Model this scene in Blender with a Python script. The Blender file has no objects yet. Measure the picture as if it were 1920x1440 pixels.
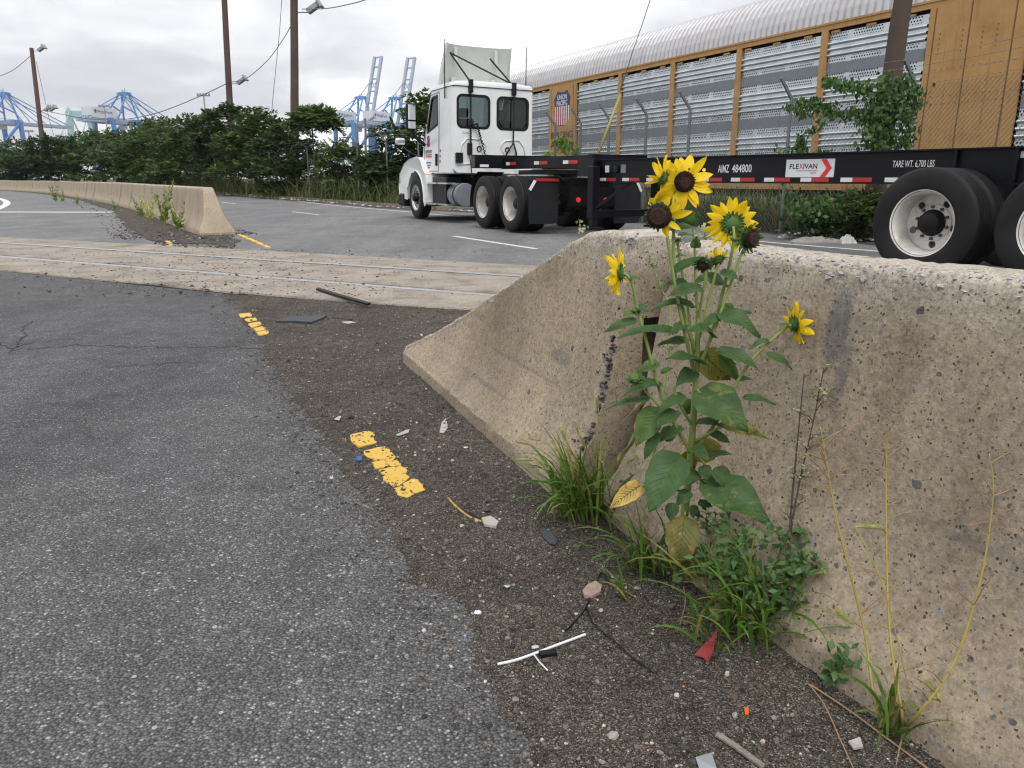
import bpy, bmesh, math, random
import numpy as np
from mathutils import Vector, Matrix, noise
from mathutils.geometry import tessellate_polygon
random.seed(7); rng = np.random.default_rng(7)
SC = bpy.context.scene
COL = SC.collection
R = math.radians
# ---------------------------------------------------------------- camera, sky, sun, exposure
CAMH, FOC, PITCH = 1.0, 1440.0, math.atan(385 / 1440.0)
cam = bpy.data.cameras.new('camera'); camo = bpy.data.objects.new('camera', cam); COL.objects.link(camo)
cam.sensor_width = 36.0; cam.lens = 36.0 * FOC / 1920.0; cam.clip_start = 0.05; cam.clip_end = 6000
camo.location = (0, 0, CAMH); camo.rotation_euler = (math.pi / 2 - PITCH, 0, 0)
SC.camera = camo
SC.view_settings.view_transform = 'Standard'; SC.view_settings.look = 'None'
SC.cycles.max_bounces = 5; SC.cycles.diffuse_bounces = 2; SC.cycles.glossy_bounces = 2; SC.cycles.transmission_bounces = 3; SC.cycles.transparent_max_bounces = 8
SC.cycles.use_denoising = True; SC.cycles.denoiser = 'OPENIMAGEDENOISE'; SC.cycles.denoising_prefilter = 'ACCURATE'; SC.cycles.filter_width = 1.2; SC.cycles.use_light_tree = False; SC.cycles.sample_clamp_indirect = 4
SC.view_settings.exposure = 0.0; SC.view_settings.gamma = 1.0; SC.view_settings.use_curve_mapping = False
SUN_EL, SUN_AZ = R(54), R(168)          # azimuth measured from +Y towards +X
sun = bpy.data.lights.new('sun', 'SUN'); suno = bpy.data.objects.new('sun', sun); COL.objects.link(suno)
sun.energy = 1.6; sun.angle = R(22); sun.color = (1.0, 0.96, 0.9)
suno.rotation_euler = (math.pi / 2 - SUN_EL, 0, math.pi - SUN_AZ)

class NT:
    def __init__(s, nt): s.nt = nt
    def __call__(s, typ, ins=None, **props):
        n = s.nt.nodes.new('ShaderNode' + typ)
        for k, v in props.items(): setattr(n, k, v)
        for k, v in (ins or {}).items():
            if isinstance(v, bpy.types.NodeSocket): s.nt.links.new(v, n.inputs[k])
            else: n.inputs[k].default_value = v
        return n
    def ramp(s, fac, stops):
        n = s.nt.nodes.new('ShaderNodeValToRGB'); s.nt.links.new(fac, n.inputs[0])
        el = n.color_ramp.elements
        while len(el) < len(stops): el.new(0.5)
        for e, (p, c) in zip(el, stops):
            e.position = p
            e.color = (c, c, c, 1) if isinstance(c, (int, float)) else (*c, 1)
        return n.outputs[0]
    def mix(s, f, a, b, mode='MIX'):
        n = s.nt.nodes.new('ShaderNodeMixRGB'); n.blend_type = mode
        for i, v in enumerate((f, a, b)):
            if isinstance(v, bpy.types.NodeSocket): s.nt.links.new(v, n.inputs[i])
            else: n.inputs[i].default_value = v if i == 0 else ((v, v, v, 1) if isinstance(v, (int, float)) else (*v, 1))
        return n.outputs[0]
    def math(s, op, a, b=0.0, c=0.0):
        n = s.nt.nodes.new('ShaderNodeMath'); n.operation = op
        for i, v in enumerate((a, b, c)):
            if isinstance(v, bpy.types.NodeSocket): s.nt.links.new(v, n.inputs[i])
            else: n.inputs[i].default_value = v
        return n.outputs[0]

world = bpy.data.worlds.new('World'); SC.world = world; world.use_nodes = True
wn = world.node_tree; wn.nodes.clear(); W = NT(wn)
sky = W('TexSky', sky_type='NISHITA', sun_disc=False, sun_elevation=SUN_EL, sun_rotation=SUN_AZ)
tc = W('TexCoord')
sep = W('SeparateXYZ', {0: tc.outputs['Generated']})
el = W.math('MAXIMUM', sep.outputs[2], 0.0)
den = W.math('ADD', el, 0.22)
cx = W.math('DIVIDE', sep.outputs[0], den); cy = W.math('DIVIDE', sep.outputs[1], den)
comb = W('CombineXYZ', {0: cx, 1: cy, 2: 0.0})
n1 = W('TexNoise', {'Vector': comb.outputs[0], 'Scale': 0.55, 'Detail': 5.0, 'Roughness': 0.48, 'Distortion': 0.5})
n2 = W('TexNoise', {'Vector': comb.outputs[0], 'Scale': 2.6, 'Detail': 5.0, 'Roughness': 0.5, 'Distortion': 0.3})
cf = W.math('ADD', W.math('MULTIPLY', n1.outputs[0], 0.72), W.math('MULTIPLY', n2.outputs[0], 0.28))
cloud = W.ramp(cf, [(0.38, (6.1, 6.25, 6.8)), (0.46, (7.3, 7.4, 7.85)), (0.53, (9.6, 9.65, 9.8)), (0.59, (12.6, 12.5, 12.3))])
zen = W.math('MULTIPLY_ADD', el, 0.75, 1.0)
cloud = W.mix(1.0, cloud, zen, 'MULTIPLY')
skyc = W.mix(0.94, sky.outputs[0], cloud)
bg = W('Background', {'Color': skyc, 'Strength': 0.1})
wout = W('OutputWorld', {0: bg.outputs[0]})

# ---------------------------------------------------------------- geometry helpers
cP, sP = math.cos(PITCH), math.sin(PITCH)
def ray(px, py):
    u = (px - 960) / FOC; v = (720 - py) / FOC
    return Vector((u, cP + v * sP, v * cP - sP))
def G(px, py, z=0.0):                       # point on the level z seen at a place of the 1920 x 1440 photograph
    d = ray(px, py); return Vector((0, 0, CAMH)) + d * ((z - CAMH) / d.z)
def at(px, py, Y):                          # point at the distance Y
    d = ray(px, py); return Vector((0, 0, CAMH)) + d * (Y / d.y)
def gx(px, Y):                              # ground point in the direction px at distance Y
    return Vector(((px - 960) * cP / FOC * Y, Y, 0))

def link(o, parent=None):
    COL.objects.link(o)
    if parent is not None: o.parent = parent
    return o
def tag(o, label=None, cat=None, group=None, kind=None):
    if label: o['label'] = label
    if cat: o['category'] = cat
    if group: o['group'] = group
    if kind: o['kind'] = kind
    return o
def empty(name, loc=(0, 0, 0), rz=0.0, parent=None, roll=0.0):
    o = bpy.data.objects.new(name, None); link(o, parent)
    o.location = loc; o.rotation_euler = (0, roll, rz); o.empty_display_size = 0.2
    return o
def np_obj(name, V, F, mat, parent=None, smooth=False):
    V = np.asarray(V, np.float32).reshape(-1, 3); F = np.asarray(F, np.int32)
    k = F.shape[1]; m = bpy.data.meshes.new(name)
    m.vertices.add(len(V)); m.vertices.foreach_set('co', V.ravel())
    m.loops.add(F.size); m.loops.foreach_set('vertex_index', F.ravel())
    m.polygons.add(len(F)); m.polygons.foreach_set('loop_start', np.arange(0, F.size, k, dtype=np.int32))
    m.polygons.foreach_set('use_smooth', np.full(len(F), smooth))
    m.update(calc_edges=True); m.validate()
    if mat: m.materials.append(mat)
    return link(bpy.data.objects.new(name, m), parent)

class MB:
    def __init__(s): s.v = []; s.f = []
    def add(s, vs, fs):
        o = len(s.v); s.v += [tuple(x) for x in vs]; s.f += [tuple(o + i for i in f) for f in fs]; return s
    def box(s, x0, x1, y0, y1, z0, z1, M=None):
        vs = [Vector((x, y, z)) for z in (z0, z1) for y in (y0, y1) for x in (x0, x1)]
        if M is not None: vs = [M @ v for v in vs]
        return s.add(vs, [(0, 2, 3, 1), (4, 5, 7, 6), (0, 1, 5, 4), (2, 6, 7, 3), (0, 4, 6, 2), (1, 3, 7, 5)])
    def beam(s, p, q, w, h=None, up=(0, 0, 1)):
        p, q = Vector(p), Vector(q); d = q - p; L = d.length
        if L < 1e-6: return s
        d /= L; up = Vector(up)
        if abs(d.dot(up)) > 0.98: up = Vector((0, 1, 0))
        x = d.cross(up).normalized(); z = x.cross(d); h = h or w
        M = Matrix((x, d, z)).transposed().to_4x4(); M.translation = p
        return s.box(-w / 2, w / 2, 0, L, -h / 2, h / 2, M)
    def tube(s, pts, rad, n=6, cap=True):
        pts = [Vector(p) for p in pts]
        if not hasattr(rad, '__len__'): rad = [rad] * len(pts)
        o = len(s.v); prev = None
        for i, p in enumerate(pts):
            a = pts[max(i - 1, 0)]; b = pts[min(i + 1, len(pts) - 1)]; d = (b - a).normalized()
            if prev is None:
                u = d.cross(Vector((0, 0, 1)))
                if u.length < 0.05: u = d.cross(Vector((1, 0, 0)))
            else: u = prev - d * prev.dot(d)
            u.normalize(); prev = u; w = d.cross(u)
            for k in range(n):
                t = 2 * math.pi * k / n
                s.v.append(tuple(p + (u * math.cos(t) + w * math.sin(t)) * rad[i]))
        for i in range(len(pts) - 1):
            for k in range(n):
                a = o + i * n + k; b = o + i * n + (k + 1) % n
                s.f.append((a, b, b + n, a + n))
        if cap:
            s.f.append(tuple(o + k for k in reversed(range(n)))); e = o + (len(pts) - 1) * n
            s.f.append(tuple(e + k for k in range(n)))
        return s
    def lathe(s, prof, axis='x', n=24, c=(0, 0, 0), close=False):
        c = Vector(c); o = len(s.v)
        for (r, h) in prof:
            for k in range(n):
                t = 2 * math.pi * k / n; a, b = r * math.cos(t), r * math.sin(t)
                p = {'x': (h, a, b), 'y': (b, h, a), 'z': (a, b, h)}[axis]
                s.v.append(tuple(c + Vector(p)))
        m = len(prof)
        for i in range(m if close else m - 1):
            for k in range(n):
                a = o + i * n + k; b = o + i * n + (k + 1) % n
                a2 = o + ((i + 1) % m) * n + k; b2 = o + ((i + 1) % m) * n + (k + 1) % n
                s.f.append((a, b, b2, a2))
        return s
    def plate(s, loops, d, f):
        """2-D outline with holes given depth d; f maps (a, b, depth) to 3-D"""
        o = len(s.v); flat = [p for l in loops for p in l]
        tri = tessellate_polygon([[Vector((a, b, 0)) for a, b in l] for l in loops]); n = len(flat)
        for dep in (0, d): s.v += [tuple(f(a, b, dep)) for a, b in flat]
        for t in tri:
            s.f.append(tuple(o + i for i in t)); s.f.append(tuple(o + n + i for i in reversed(t)))
        k = o
        for l in loops:
            m = len(l)
            for i in range(m): s.f.append((k + i, k + (i + 1) % m, k + (i + 1) % m + n, k + i + n))
            k += m
        return s
    def loft(s, rings, cap=True):
        o = len(s.v); n = len(rings[0])
        for r in rings: s.v += [tuple(p) for p in r]
        for i in range(len(rings) - 1):
            for k in range(n):
                a = o + i * n + k; b = o + i * n + (k + 1) % n
                s.f.append((a, b, b + n, a + n))
        if cap:
            s.f.append(tuple(o + k for k in reversed(range(n)))); e = o + (len(rings) - 1) * n
            s.f.append(tuple(e + k for k in range(n)))
        return s
    def grid(s, rows):
        o = len(s.v); m = len(rows[0])
        for r in rows: s.v += [tuple(p) for p in r]
        for i in range(len(rows) - 1):
            for k in range(m - 1):
                a = o + i * m + k; s.f.append((a, a + 1, a + 1 + m, a + m))
        return s
    def build(s, name, mat, parent=None, smooth=False, bevel=0.0, fix=True):
        me = bpy.data.meshes.new(name); me.from_pydata(s.v, [], s.f); me.validate()
        if fix or bevel:
            bm = bmesh.new(); bm.from_mesh(me)
            if bevel:
                bmesh.ops.remove_doubles(bm, verts=bm.verts, dist=1e-5)
                ed = [e for e in bm.edges if len(e.link_faces) == 2 and e.calc_face_angle(0) > 0.6]
                bmesh.ops.bevel(bm, geom=ed, offset=bevel, segments=2, affect='EDGES', profile=0.5)
            bmesh.ops.recalc_face_normals(bm, faces=bm.faces)
            bm.to_mesh(me); bm.free()
        if smooth == 'auto':
            for p in me.polygons: p.use_smooth = True
            me.set_sharp_from_angle(angle=R(38))
        elif smooth:
            for p in me.polygons: p.use_smooth = True
        if mat: me.materials.append(mat)
        return link(bpy.data.objects.new(name, me), parent)
def copy_tree(o, parent=None):
    c = o.copy(); COL.objects.link(c)
    if parent is not None: c.parent = parent
    for ch in o.children: copy_tree(ch, c)
    return c
def rrect(x0, x1, z0, z1, r, n=5):
    out = []
    for cx_, cz_, a0 in ((x1 - r, z1 - r, 0), (x0 + r, z1 - r, 90), (x0 + r, z0 + r, 180), (x1 - r, z0 + r, 270)):
        for i in range(n + 1):
            a = R(a0 + 90 * i / n); out.append((cx_ + r * math.cos(a), cz_ + r * math.sin(a)))
    return out
def circle(cx_, cz_, r, n=14): return [(cx_ + r * math.cos(2 * math.pi * i / n), cz_ + r * math.sin(2 * math.pi * i / n)) for i in range(n)]
def text(name, body, mat, parent, M, width, height, bold=0.0):
    cu = bpy.data.curves.new(name, 'FONT'); cu.body = body; cu.size = 1.0; cu.extrude = 0.0; cu.offset = bold
    cu.align_x = 'CENTER'; cu.align_y = 'CENTER'; cu.resolution_u = 3
    t = bpy.data.objects.new(name, cu); COL.objects.link(t); bpy.context.view_layer.update()
    me = bpy.data.meshes.new_from_object(t.evaluated_get(bpy.context.evaluated_depsgraph_get()))
    bpy.data.objects.remove(t)
    co = np.array([v.co[:] for v in me.vertices]); lo, hi = co.min(0), co.max(0)
    S = Matrix.Diagonal((width / (hi[0] - lo[0]), height / (hi[1] - lo[1]), 1, 1))
    T = Matrix.Translation((-(lo[0] + hi[0]) / 2, -(lo[1] + hi[1]) / 2, 0))
    me.transform(M @ S @ T); me.materials.clear(); me.materials.append(mat)
    return link(bpy.data.objects.new(name, me), parent)
def frame(o, x, up):                       # matrix with local X along x, local Y along up
    x = Vector(x).normalized(); up = Vector(up).normalized(); z = x.cross(up)
    M = Matrix((x, up, z)).transposed().to_4x4(); M.translation = Vector(o); return M

# ---------------------------------------------------------------- materials
def new_mat(name):
    m = bpy.data.materials.new(name); m.use_nodes = True; nt = m.node_tree; nt.nodes.clear()
    return m, NT(nt)
def finish(n, col, rough=0.8, metal=0.0, spec=0.5, bump=None, bstr=0.3, bdist=0.01, trans=0.0, tcol=None, coat=0.0, emit=None, estr=0.0):
    ins = {'Base Color': col, 'Roughness': rough, 'Metallic': metal, 'Specular IOR Level': spec, 'Coat Weight': coat}
    if emit: ins['Emission Color'] = (*emit, 1); ins['Emission Strength'] = estr
    for k in list(ins):
        if k == 'Base Color' and not isinstance(col, bpy.types.NodeSocket): ins[k] = (*col, 1)
    b = n('BsdfPrincipled', ins)
    if bump is not None:
        bp = n('Bump', {'Height': bump, 'Strength': bstr, 'Distance': bdist}); n.nt.links.new(bp.outputs[0], b.inputs['Normal'])
    out = b.outputs[0]
    if trans > 0:
        t = n('BsdfTranslucent', {'Color': tcol if tcol is not None else col})
        ms = n('MixShader', {0: trans, 1: out, 2: t.outputs[0]}); out = ms.outputs[0]
    n('OutputMaterial', {0: out})
def obj_co(n): return n('TexCoord').outputs['Object']
def plain(name, col=None, rough=0.6, metal=0.0, var=0.12, scale=6.0, spec=0.5, dirt=None, dscale=2.5, damt=0.5, bump=0.0, coat=0.0, emit=None, estr=0.0):
    m, n = new_mat(name); co = obj_co(n)
    nz = n('TexNoise', {'Vector': co, 'Scale': scale, 'Detail': 5.0, 'Roughness': 0.6}).outputs[0]
    c = n.mix(1.0, col, n.ramp(nz, [(0.25, 1 - var), (0.75, 1 + var)]), 'MULTIPLY')
    if dirt:
        d = n('TexNoise', {'Vector': co, 'Scale': dscale, 'Detail': 7.0, 'Roughness': 0.65}).outputs[0]
        c = n.mix(n.math('MULTIPLY', n.ramp(d, [(0.42, 0.0), (0.7, 1.0)]), damt), c, dirt)
    finish(n, c, rough, metal, spec, bump=nz if bump else None, bstr=bump, coat=coat, emit=emit, estr=estr)
    return m
def leafmat(name, c0, c1, c2=None, p2=0.9, rough=0.55, trans=0.28, spots=None, vein=None):
    m, n = new_mat(name)
    rnd = n('NewGeometry').outputs['Random Per Island']
    st = [(0.0, c0), (0.6, c1)] if c2 is None else [(0.0, c0), (p2 * 0.8, c1), (p2, c2)]
    c = n.ramp(rnd, st); co = obj_co(n)
    nz = n('TexNoise', {'Vector': co, 'Scale': 38.0, 'Detail': 3.0}).outputs[0]
    c = n.mix(1.0, c, n.ramp(nz, [(0.3, 0.8), (0.7, 1.2)]), 'MULTIPLY')
    if spots:
        s = n('TexNoise', {'Vector': co, 'Scale': 34.0, 'Detail': 6.0, 'Roughness': 0.75}).outputs[0]
        c = n.mix(n.ramp(s, [(0.55, 0.0), (0.63, 0.9)]), c, spots)
    finish(n, c, rough, spec=0.35, trans=trans, bump=nz, bstr=0.15)
    return m

def asphalt_mat(name, tint, light, sc=150.0, bs=0.85, tracks=True):
    m, n = new_mat(name); co = obj_co(n)
    l1 = n('TexNoise', {'Vector': co, 'Scale': 0.55, 'Detail': 6.0, 'Roughness': 0.6, 'Distortion': 0.6}, noise_dimensions='2D').outputs[0]
    l2 = n('TexNoise', {'Vector': co, 'Scale': 6.0, 'Detail': 6.0, 'Roughness': 0.7}, noise_dimensions='2D').outputs[0]
    v = n('TexVoronoi', {'Vector': co, 'Scale': sc, 'Randomness': 1.0}, voronoi_dimensions='2D')
    rs = n('SeparateColor', {0: v.outputs['Color']})
    agg = n.ramp(rs.outputs[0], [(0.0, 0.62), (0.5, 0.97), (0.86, 1.3), (0.94, 1.75), (0.975, light * .7), (1.0, light)])
    edge = n.ramp(v.outputs['Distance'], [(0.15, 1.0), (0.65, 0.42)])
    c = n.mix(1.0, tint, agg, 'MULTIPLY'); c = n.mix(1.0, c, edge, 'MULTIPLY')
    v2 = n('TexVoronoi', {'Vector': co, 'Scale': sc * 0.42}, voronoi_dimensions='2D')
    r2 = n('SeparateColor', {0: v2.outputs['Color']})
    thr = n.ramp(l2, [(0.35, 0.99), (0.65, 0.955)])
    big = n.math('MULTIPLY', n.math('GREATER_THAN', r2.outputs[1], thr), n.math('LESS_THAN', v2.outputs['Distance'], n.math('MULTIPLY', r2.outputs[0], 0.42)))
    c = n.mix(big, c, n.ramp(r2.outputs[2], [(0, (0.22, 0.215, 0.21)), (1, (0.42, 0.41, 0.4))]))
    c = n.mix(1.0, c, n.ramp(l1, [(0.28, (0.82, 0.82, 0.83)), (0.5, (1.0, 1.0, 1.0)), (0.72, (1.16, 1.15, 1.13))]), 'MULTIPLY')
    c = n.mix(1.0, c, n.ramp(l2, [(0.28, 0.78), (0.7, 1.18)]), 'MULTIPLY')
    mp = n('Mapping', {0: co, 2: (0, 0, -0.38), 3: (1.6, 0.16, 1.0)})
    tr_ = n('TexNoise', {'Vector': mp.outputs[0], 'Scale': 1.0, 'Detail': 4.0, 'Roughness': 0.55, 'Distortion': 0.3}, noise_dimensions='2D').outputs[0]
    c = n.mix(1.0, c, n.ramp(tr_, [(0.3, 0.86), (0.5, 1.0), (0.68, 1.1)]), 'MULTIPLY')
    st = n('TexNoise', {'Vector': co, 'Scale': 1.7, 'Detail': 5.0, 'Roughness': 0.6, 'Distortion': 1.2}, noise_dimensions='2D').outputs[0]
    c = n.mix(n.ramp(st, [(0.64, 0.0), (0.74, 0.28)]), c, (0.03, 0.029, 0.028))
    h = n.math('SUBTRACT', n.ramp(rs.outputs[2], [(0, 0.3), (1, 1.0)]), v.outputs['Distance'])
    finish(n, c, 0.8, spec=0.25, bump=h, bstr=bs, bdist=0.005)
    return m

def concrete_mat(name, c_a, c_b, chip=0.8, top=None, sc=1.0, stain=1.0, scuff=()):
    m, n = new_mat(name); co = obj_co(n)
    l1 = n('TexNoise', {'Vector': co, 'Scale': 2.2 * sc, 'Detail': 8.0, 'Roughness': 0.62}).outputs[0]
    c = n.mix(n.ramp(l1, [(0.36, 0.0), (0.64, 1.0)]), c_a, c_b)
    f = n('TexNoise', {'Vector': co, 'Scale': 130.0 * sc, 'Detail': 3.0, 'Roughness': 0.7}).outputs[0]
    c = n.mix(1.0, c, n.ramp(f, [(0.3, 0.78), (0.7, 1.2)]), 'MULTIPLY')
    mp = n('Mapping', {0: co, 3: (2.6, 2.6, 0.7)})
    stn = n('TexNoise', {'Vector': mp.outputs[0], 'Scale': 1.1, 'Detail': 5.0, 'Roughness': 0.6, 'Distortion': 0.4}).outputs[0]
    c = n.mix(1.0, c, n.ramp(stn, [(0.3, tuple(1 - (1 - q) * stain for q in (0.60, 0.56, 0.52))), (0.5, (1, 1, 1)), (0.7, (1.1, 1.09, 1.06))]), 'MULTIPLY')
    gr0 = n('TexNoise', {'Vector': co, 'Scale': 42.0 * sc, 'Detail': 6.0, 'Roughness': 0.8}).outputs[0]
    # flat pieces of stone showing at the surface
    dn = n('TexNoise', {'Vector': co, 'Scale': 40.0 * sc, 'Detail': 2.0})
    wob = n('VectorMath', {0: co}); wob.operation = 'ADD'
    sc_ = n('VectorMath', {0: dn.outputs['Color'], 'Scale': 0.016}, operation='SCALE'); n.nt.links.new(sc_.outputs[0], wob.inputs[1])
    def stones(scale, thr, size, k):
        v = n('TexVoronoi', {'Vector': wob.outputs[0], 'Scale': scale}); s = n('SeparateColor', {0: v.outputs['Color']})
        rad = n.math('MULTIPLY', s.outputs[1], size)
        msk = n.math('MULTIPLY', n.math('GREATER_THAN', s.outputs[0], thr), n.math('LESS_THAN', v.outputs['Distance'], rad))
        return msk, n.ramp(s.outputs[2], [(0.0, (0.06, 0.06, 0.066)), (0.5, (0.15, 0.15, 0.16)), (1.0, (0.29, 0.285, 0.28))])
    m1, k1 = stones(34.0 * sc, chip + 0.05, 0.34, 0); m2, k2 = stones(70.0 * sc, chip - 0.06, 0.42, 1)
    v3 = n('TexVoronoi', {'Vector': wob.outputs[0], 'Scale': 150.0 * sc}); s3 = n('SeparateColor', {0: v3.outputs['Color']})
    pit = n.math('MULTIPLY', n.math('GREATER_THAN', s3.outputs[0], 0.68), n.math('LESS_THAN', v3.outputs['Distance'], n.math('MULTIPLY', s3.outputs[1], 0.5)))
    if scuff:                              # tyre rub and grey scrapes, each with its own place: (y, z, half width, half height, strength)
        q_ = n('SeparateXYZ', {0: co})
        for (sy, sz, wy, wz, k_) in scuff:
            ay = n.math('DIVIDE', n.math('SUBTRACT', q_.outputs[1], sy), wy); az_ = n.math('DIVIDE', n.math('SUBTRACT', q_.outputs[2], sz), wz)
            rr_ = n.math('SQRT', n.math('ADD', n.math('MULTIPLY', ay, ay), n.math('MULTIPLY', az_, az_)))
            val = n.math('SUBTRACT', n.math('ADD', n.math('MULTIPLY', gr0, 1.6), 0.25), rr_)
            c = n.mix(n.math('MULTIPLY', n.ramp(val, [(0.05, 0.0), (0.35, 1.0)]), k_), c, (0.115, 0.115, 0.12))
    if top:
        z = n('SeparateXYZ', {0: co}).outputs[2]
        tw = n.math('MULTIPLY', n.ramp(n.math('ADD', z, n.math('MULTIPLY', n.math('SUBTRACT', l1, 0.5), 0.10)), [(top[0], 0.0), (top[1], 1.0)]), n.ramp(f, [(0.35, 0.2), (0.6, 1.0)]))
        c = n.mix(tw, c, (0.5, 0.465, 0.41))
    gr = n('TexNoise', {'Vector': co, 'Scale': 48.0 * sc, 'Detail': 5.0, 'Roughness': 0.75}).outputs[0]
    c = n.mix(1.0, c, n.ramp(gr, [(0.34, 0.72), (0.5, 1.0), (0.66, 1.18)]), 'MULTIPLY')
    soft = n.ramp(gr, [(0.40, 0.25), (0.56, 0.92)])
    c = n.mix(n.math('MULTIPLY', m2, soft), c, k2); c = n.mix(n.math('MULTIPLY', m1, n.ramp(f, [(0.3, 0.55), (0.5, 0.95)])), c, k1)
    c = n.mix(n.math('MULTIPLY', pit, n.ramp(gr, [(0.38, 0.15), (0.55, 1.0)])), c, (0.06, 0.05, 0.04))
    h = n.math('SUBTRACT', n.math('ADD', n.math('MULTIPLY', f, 0.4), n.math('MULTIPLY', gr, 0.9)), n.math('ADD', n.math('MULTIPLY', pit, 0.8), n.math('MULTIPLY', m1, 0.16)))
    finish(n, c, 0.9, spec=0.25, bump=h, bstr=0.6, bdist=0.006)
    return m

M = {}
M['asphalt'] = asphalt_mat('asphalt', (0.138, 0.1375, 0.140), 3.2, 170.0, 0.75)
M['asphalt_far'] = asphalt_mat('asphalt_far', (0.235, 0.233, 0.234), 2.0, 110.0, 0.25)  # lighter tint: grazing sky reflection painted into the colour, along with dust
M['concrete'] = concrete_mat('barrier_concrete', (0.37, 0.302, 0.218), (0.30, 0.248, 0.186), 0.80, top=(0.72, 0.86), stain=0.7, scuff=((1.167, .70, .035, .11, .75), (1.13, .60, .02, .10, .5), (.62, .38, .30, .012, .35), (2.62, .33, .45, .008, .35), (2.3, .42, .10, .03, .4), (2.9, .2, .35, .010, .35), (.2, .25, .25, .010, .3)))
M['concrete_far'] = concrete_mat('far_barrier_concrete', (0.38, 0.315, 0.232), (0.33, 0.275, 0.205), 0.93, top=(0.76, 0.9), stain=0.45)
M['slab'] = concrete_mat('crossing_concrete', (0.345, 0.30, 0.25), (0.265, 0.235, 0.2), 0.84, sc=0.8)
M['kerb'] = concrete_mat('kerb_concrete', (0.24, 0.2, 0.15), (0.18, 0.15, 0.12), 0.93)
m, n = new_mat('grit'); co = obj_co(n)
v = n('TexVoronoi', {'Vector': co, 'Scale': 330.0}, voronoi_dimensions='2D'); s = n('SeparateColor', {0: v.outputs['Color']})
c = n.ramp(s.outputs[0], [(0.0, (0.05, 0.042, 0.035)), (0.45, (0.125, 0.106, 0.09)), (0.78, (0.21, 0.18, 0.153)), (0.93, (0.27, 0.245, 0.215)), (0.97, (0.42, 0.39, 0.36)), (1.0, (0.5, 0.48, 0.45))])
c = n.mix(1.0, c, n.ramp(v.outputs['Distance'], [(0.1, 1.0), (0.65, 0.4)]), 'MULTIPLY')
l1 = n('TexNoise', {'Vector': co, 'Scale': 2.4, 'Detail': 7.0, 'Roughness': 0.65}).outputs[0]
c = n.mix(1.0, c, n.ramp(l1, [(0.3, (0.66, 0.63, 0.6)), (0.5, (1, 0.99, 0.97)), (0.7, (1.32, 1.27, 1.2))]), 'MULTIPLY')
l2 = n('TexNoise', {'Vector': co, 'Scale': 30.0, 'Detail': 5.0, 'Roughness': 0.7}).outputs[0]
c = n.mix(1.0, c, n.ramp(l2, [(0.3, 0.6), (0.5, 1.0), (0.7, 1.3)]), 'MULTIPLY')
finish(n, c, 0.92, spec=0.2, bump=n.math('SUBTRACT', n.math('ADD', s.outputs[1], n.math('MULTIPLY', l2, 1.5)), v.outputs['Distance']), bstr=0.8, bdist=0.005)
M['grit'] = m
def island_mat(name, stops, rough=0.8, bump=0.0, spec=0.3):
    m, n = new_mat(name); rnd = n('NewGeometry').outputs['Random Per Island']
    c = n.ramp(rnd, stops); nz = n('TexNoise', {'Vector': obj_co(n), 'Scale': 160.0, 'Detail': 3.0}).outputs[0]
    finish(n, n.mix(1.0, c, n.ramp(nz, [(0.3, 0.75), (0.7, 1.25)]), 'MULTIPLY'), rough, spec=spec); return m
M['stones'] = island_mat('pebbles', [(0.0, (0.03, 0.03, 0.032)), (0.3, (0.07, 0.066, 0.062)), (0.52, (0.12, 0.108, 0.095)), (0.66, (0.09, 0.06, 0.045)), (0.84, (0.15, 0.14, 0.125)), (0.955, (0.24, 0.225, 0.2)), (0.994, (0.52, 0.5, 0.47)), (0.996, (0.36, 0.2, 0.09))])
M['litter'] = island_mat('litter', [(0.0, (0.5, 0.5, 0.48)), (0.5, (0.7, 0.7, 0.7)), (0.7, (0.3, 0.28, 0.24)), (0.9, (0.2, 0.3, 0.5)), (1.0, (0.35, 0.1, 0.08))])
m, n = new_mat('terrain'); co = obj_co(n)
nz = n('TexNoise', {'Vector': co, 'Scale': 0.7, 'Detail': 8.0, 'Roughness': 0.7}).outputs[0]
finish(n, n.ramp(nz, [(0.3, (0.05, 0.05, 0.028)), (0.55, (0.1, 0.085, 0.06)), (0.75, (0.14, 0.12, 0.09))]), 0.95, spec=0.1, bump=nz, bstr=0.6, bdist=0.1)
M['terrain'] = m
def worn_paint(name, col, thr, under, sc):
    m, n = new_mat(name); co = obj_co(n)
    nz = n('TexNoise', {'Vector': co, 'Scale': sc, 'Detail': 8.0, 'Roughness': 0.75}).outputs[0]
    finish(n, n.mix(n.ramp(nz, [(thr, 0.0), (thr + 0.06, 1.0)]), col, under), 0.7, spec=0.3, bump=nz, bstr=0.3); return m
M['white_paint'] = worn_paint('white_road_paint', (0.62, 0.62, 0.61), 0.6, (0.12, 0.12, 0.12), 9.0)
M['yellow_paint'] = worn_paint('yellow_road_paint', (0.62, 0.40, 0.075), 0.62, (0.3, 0.2, 0.06), 22.0)
M['steel'] = plain('rail_steel', (0.45, 0.45, 0.46), 0.38, 0.85)
M['rust'] = plain('rail_side', (0.10, 0.075, 0.055), 0.8, 0.2)
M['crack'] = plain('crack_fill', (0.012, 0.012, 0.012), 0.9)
M['white'] = plain('truck_white', (0.74, 0.76, 0.77), 0.28, var=0.03, coat=0.4, dirt=(0.5, 0.48, 0.43), damt=0.18)
M['offwhite'] = plain('fairing_inside', (0.60, 0.625, 0.585), 0.5, var=0.06, dirt=(0.4, 0.4, 0.35), damt=0.3)
M['rim'] = plain('wheel_white', (0.66, 0.65, 0.62), 0.45, var=0.08, scale=9, dirt=(0.22, 0.17, 0.12), damt=0.65, dscale=5)
M['alloy'] = plain('polished_alloy', (0.75, 0.75, 0.75), 0.3, 0.9, dirt=(0.2, 0.19, 0.17), damt=0.3)
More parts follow.
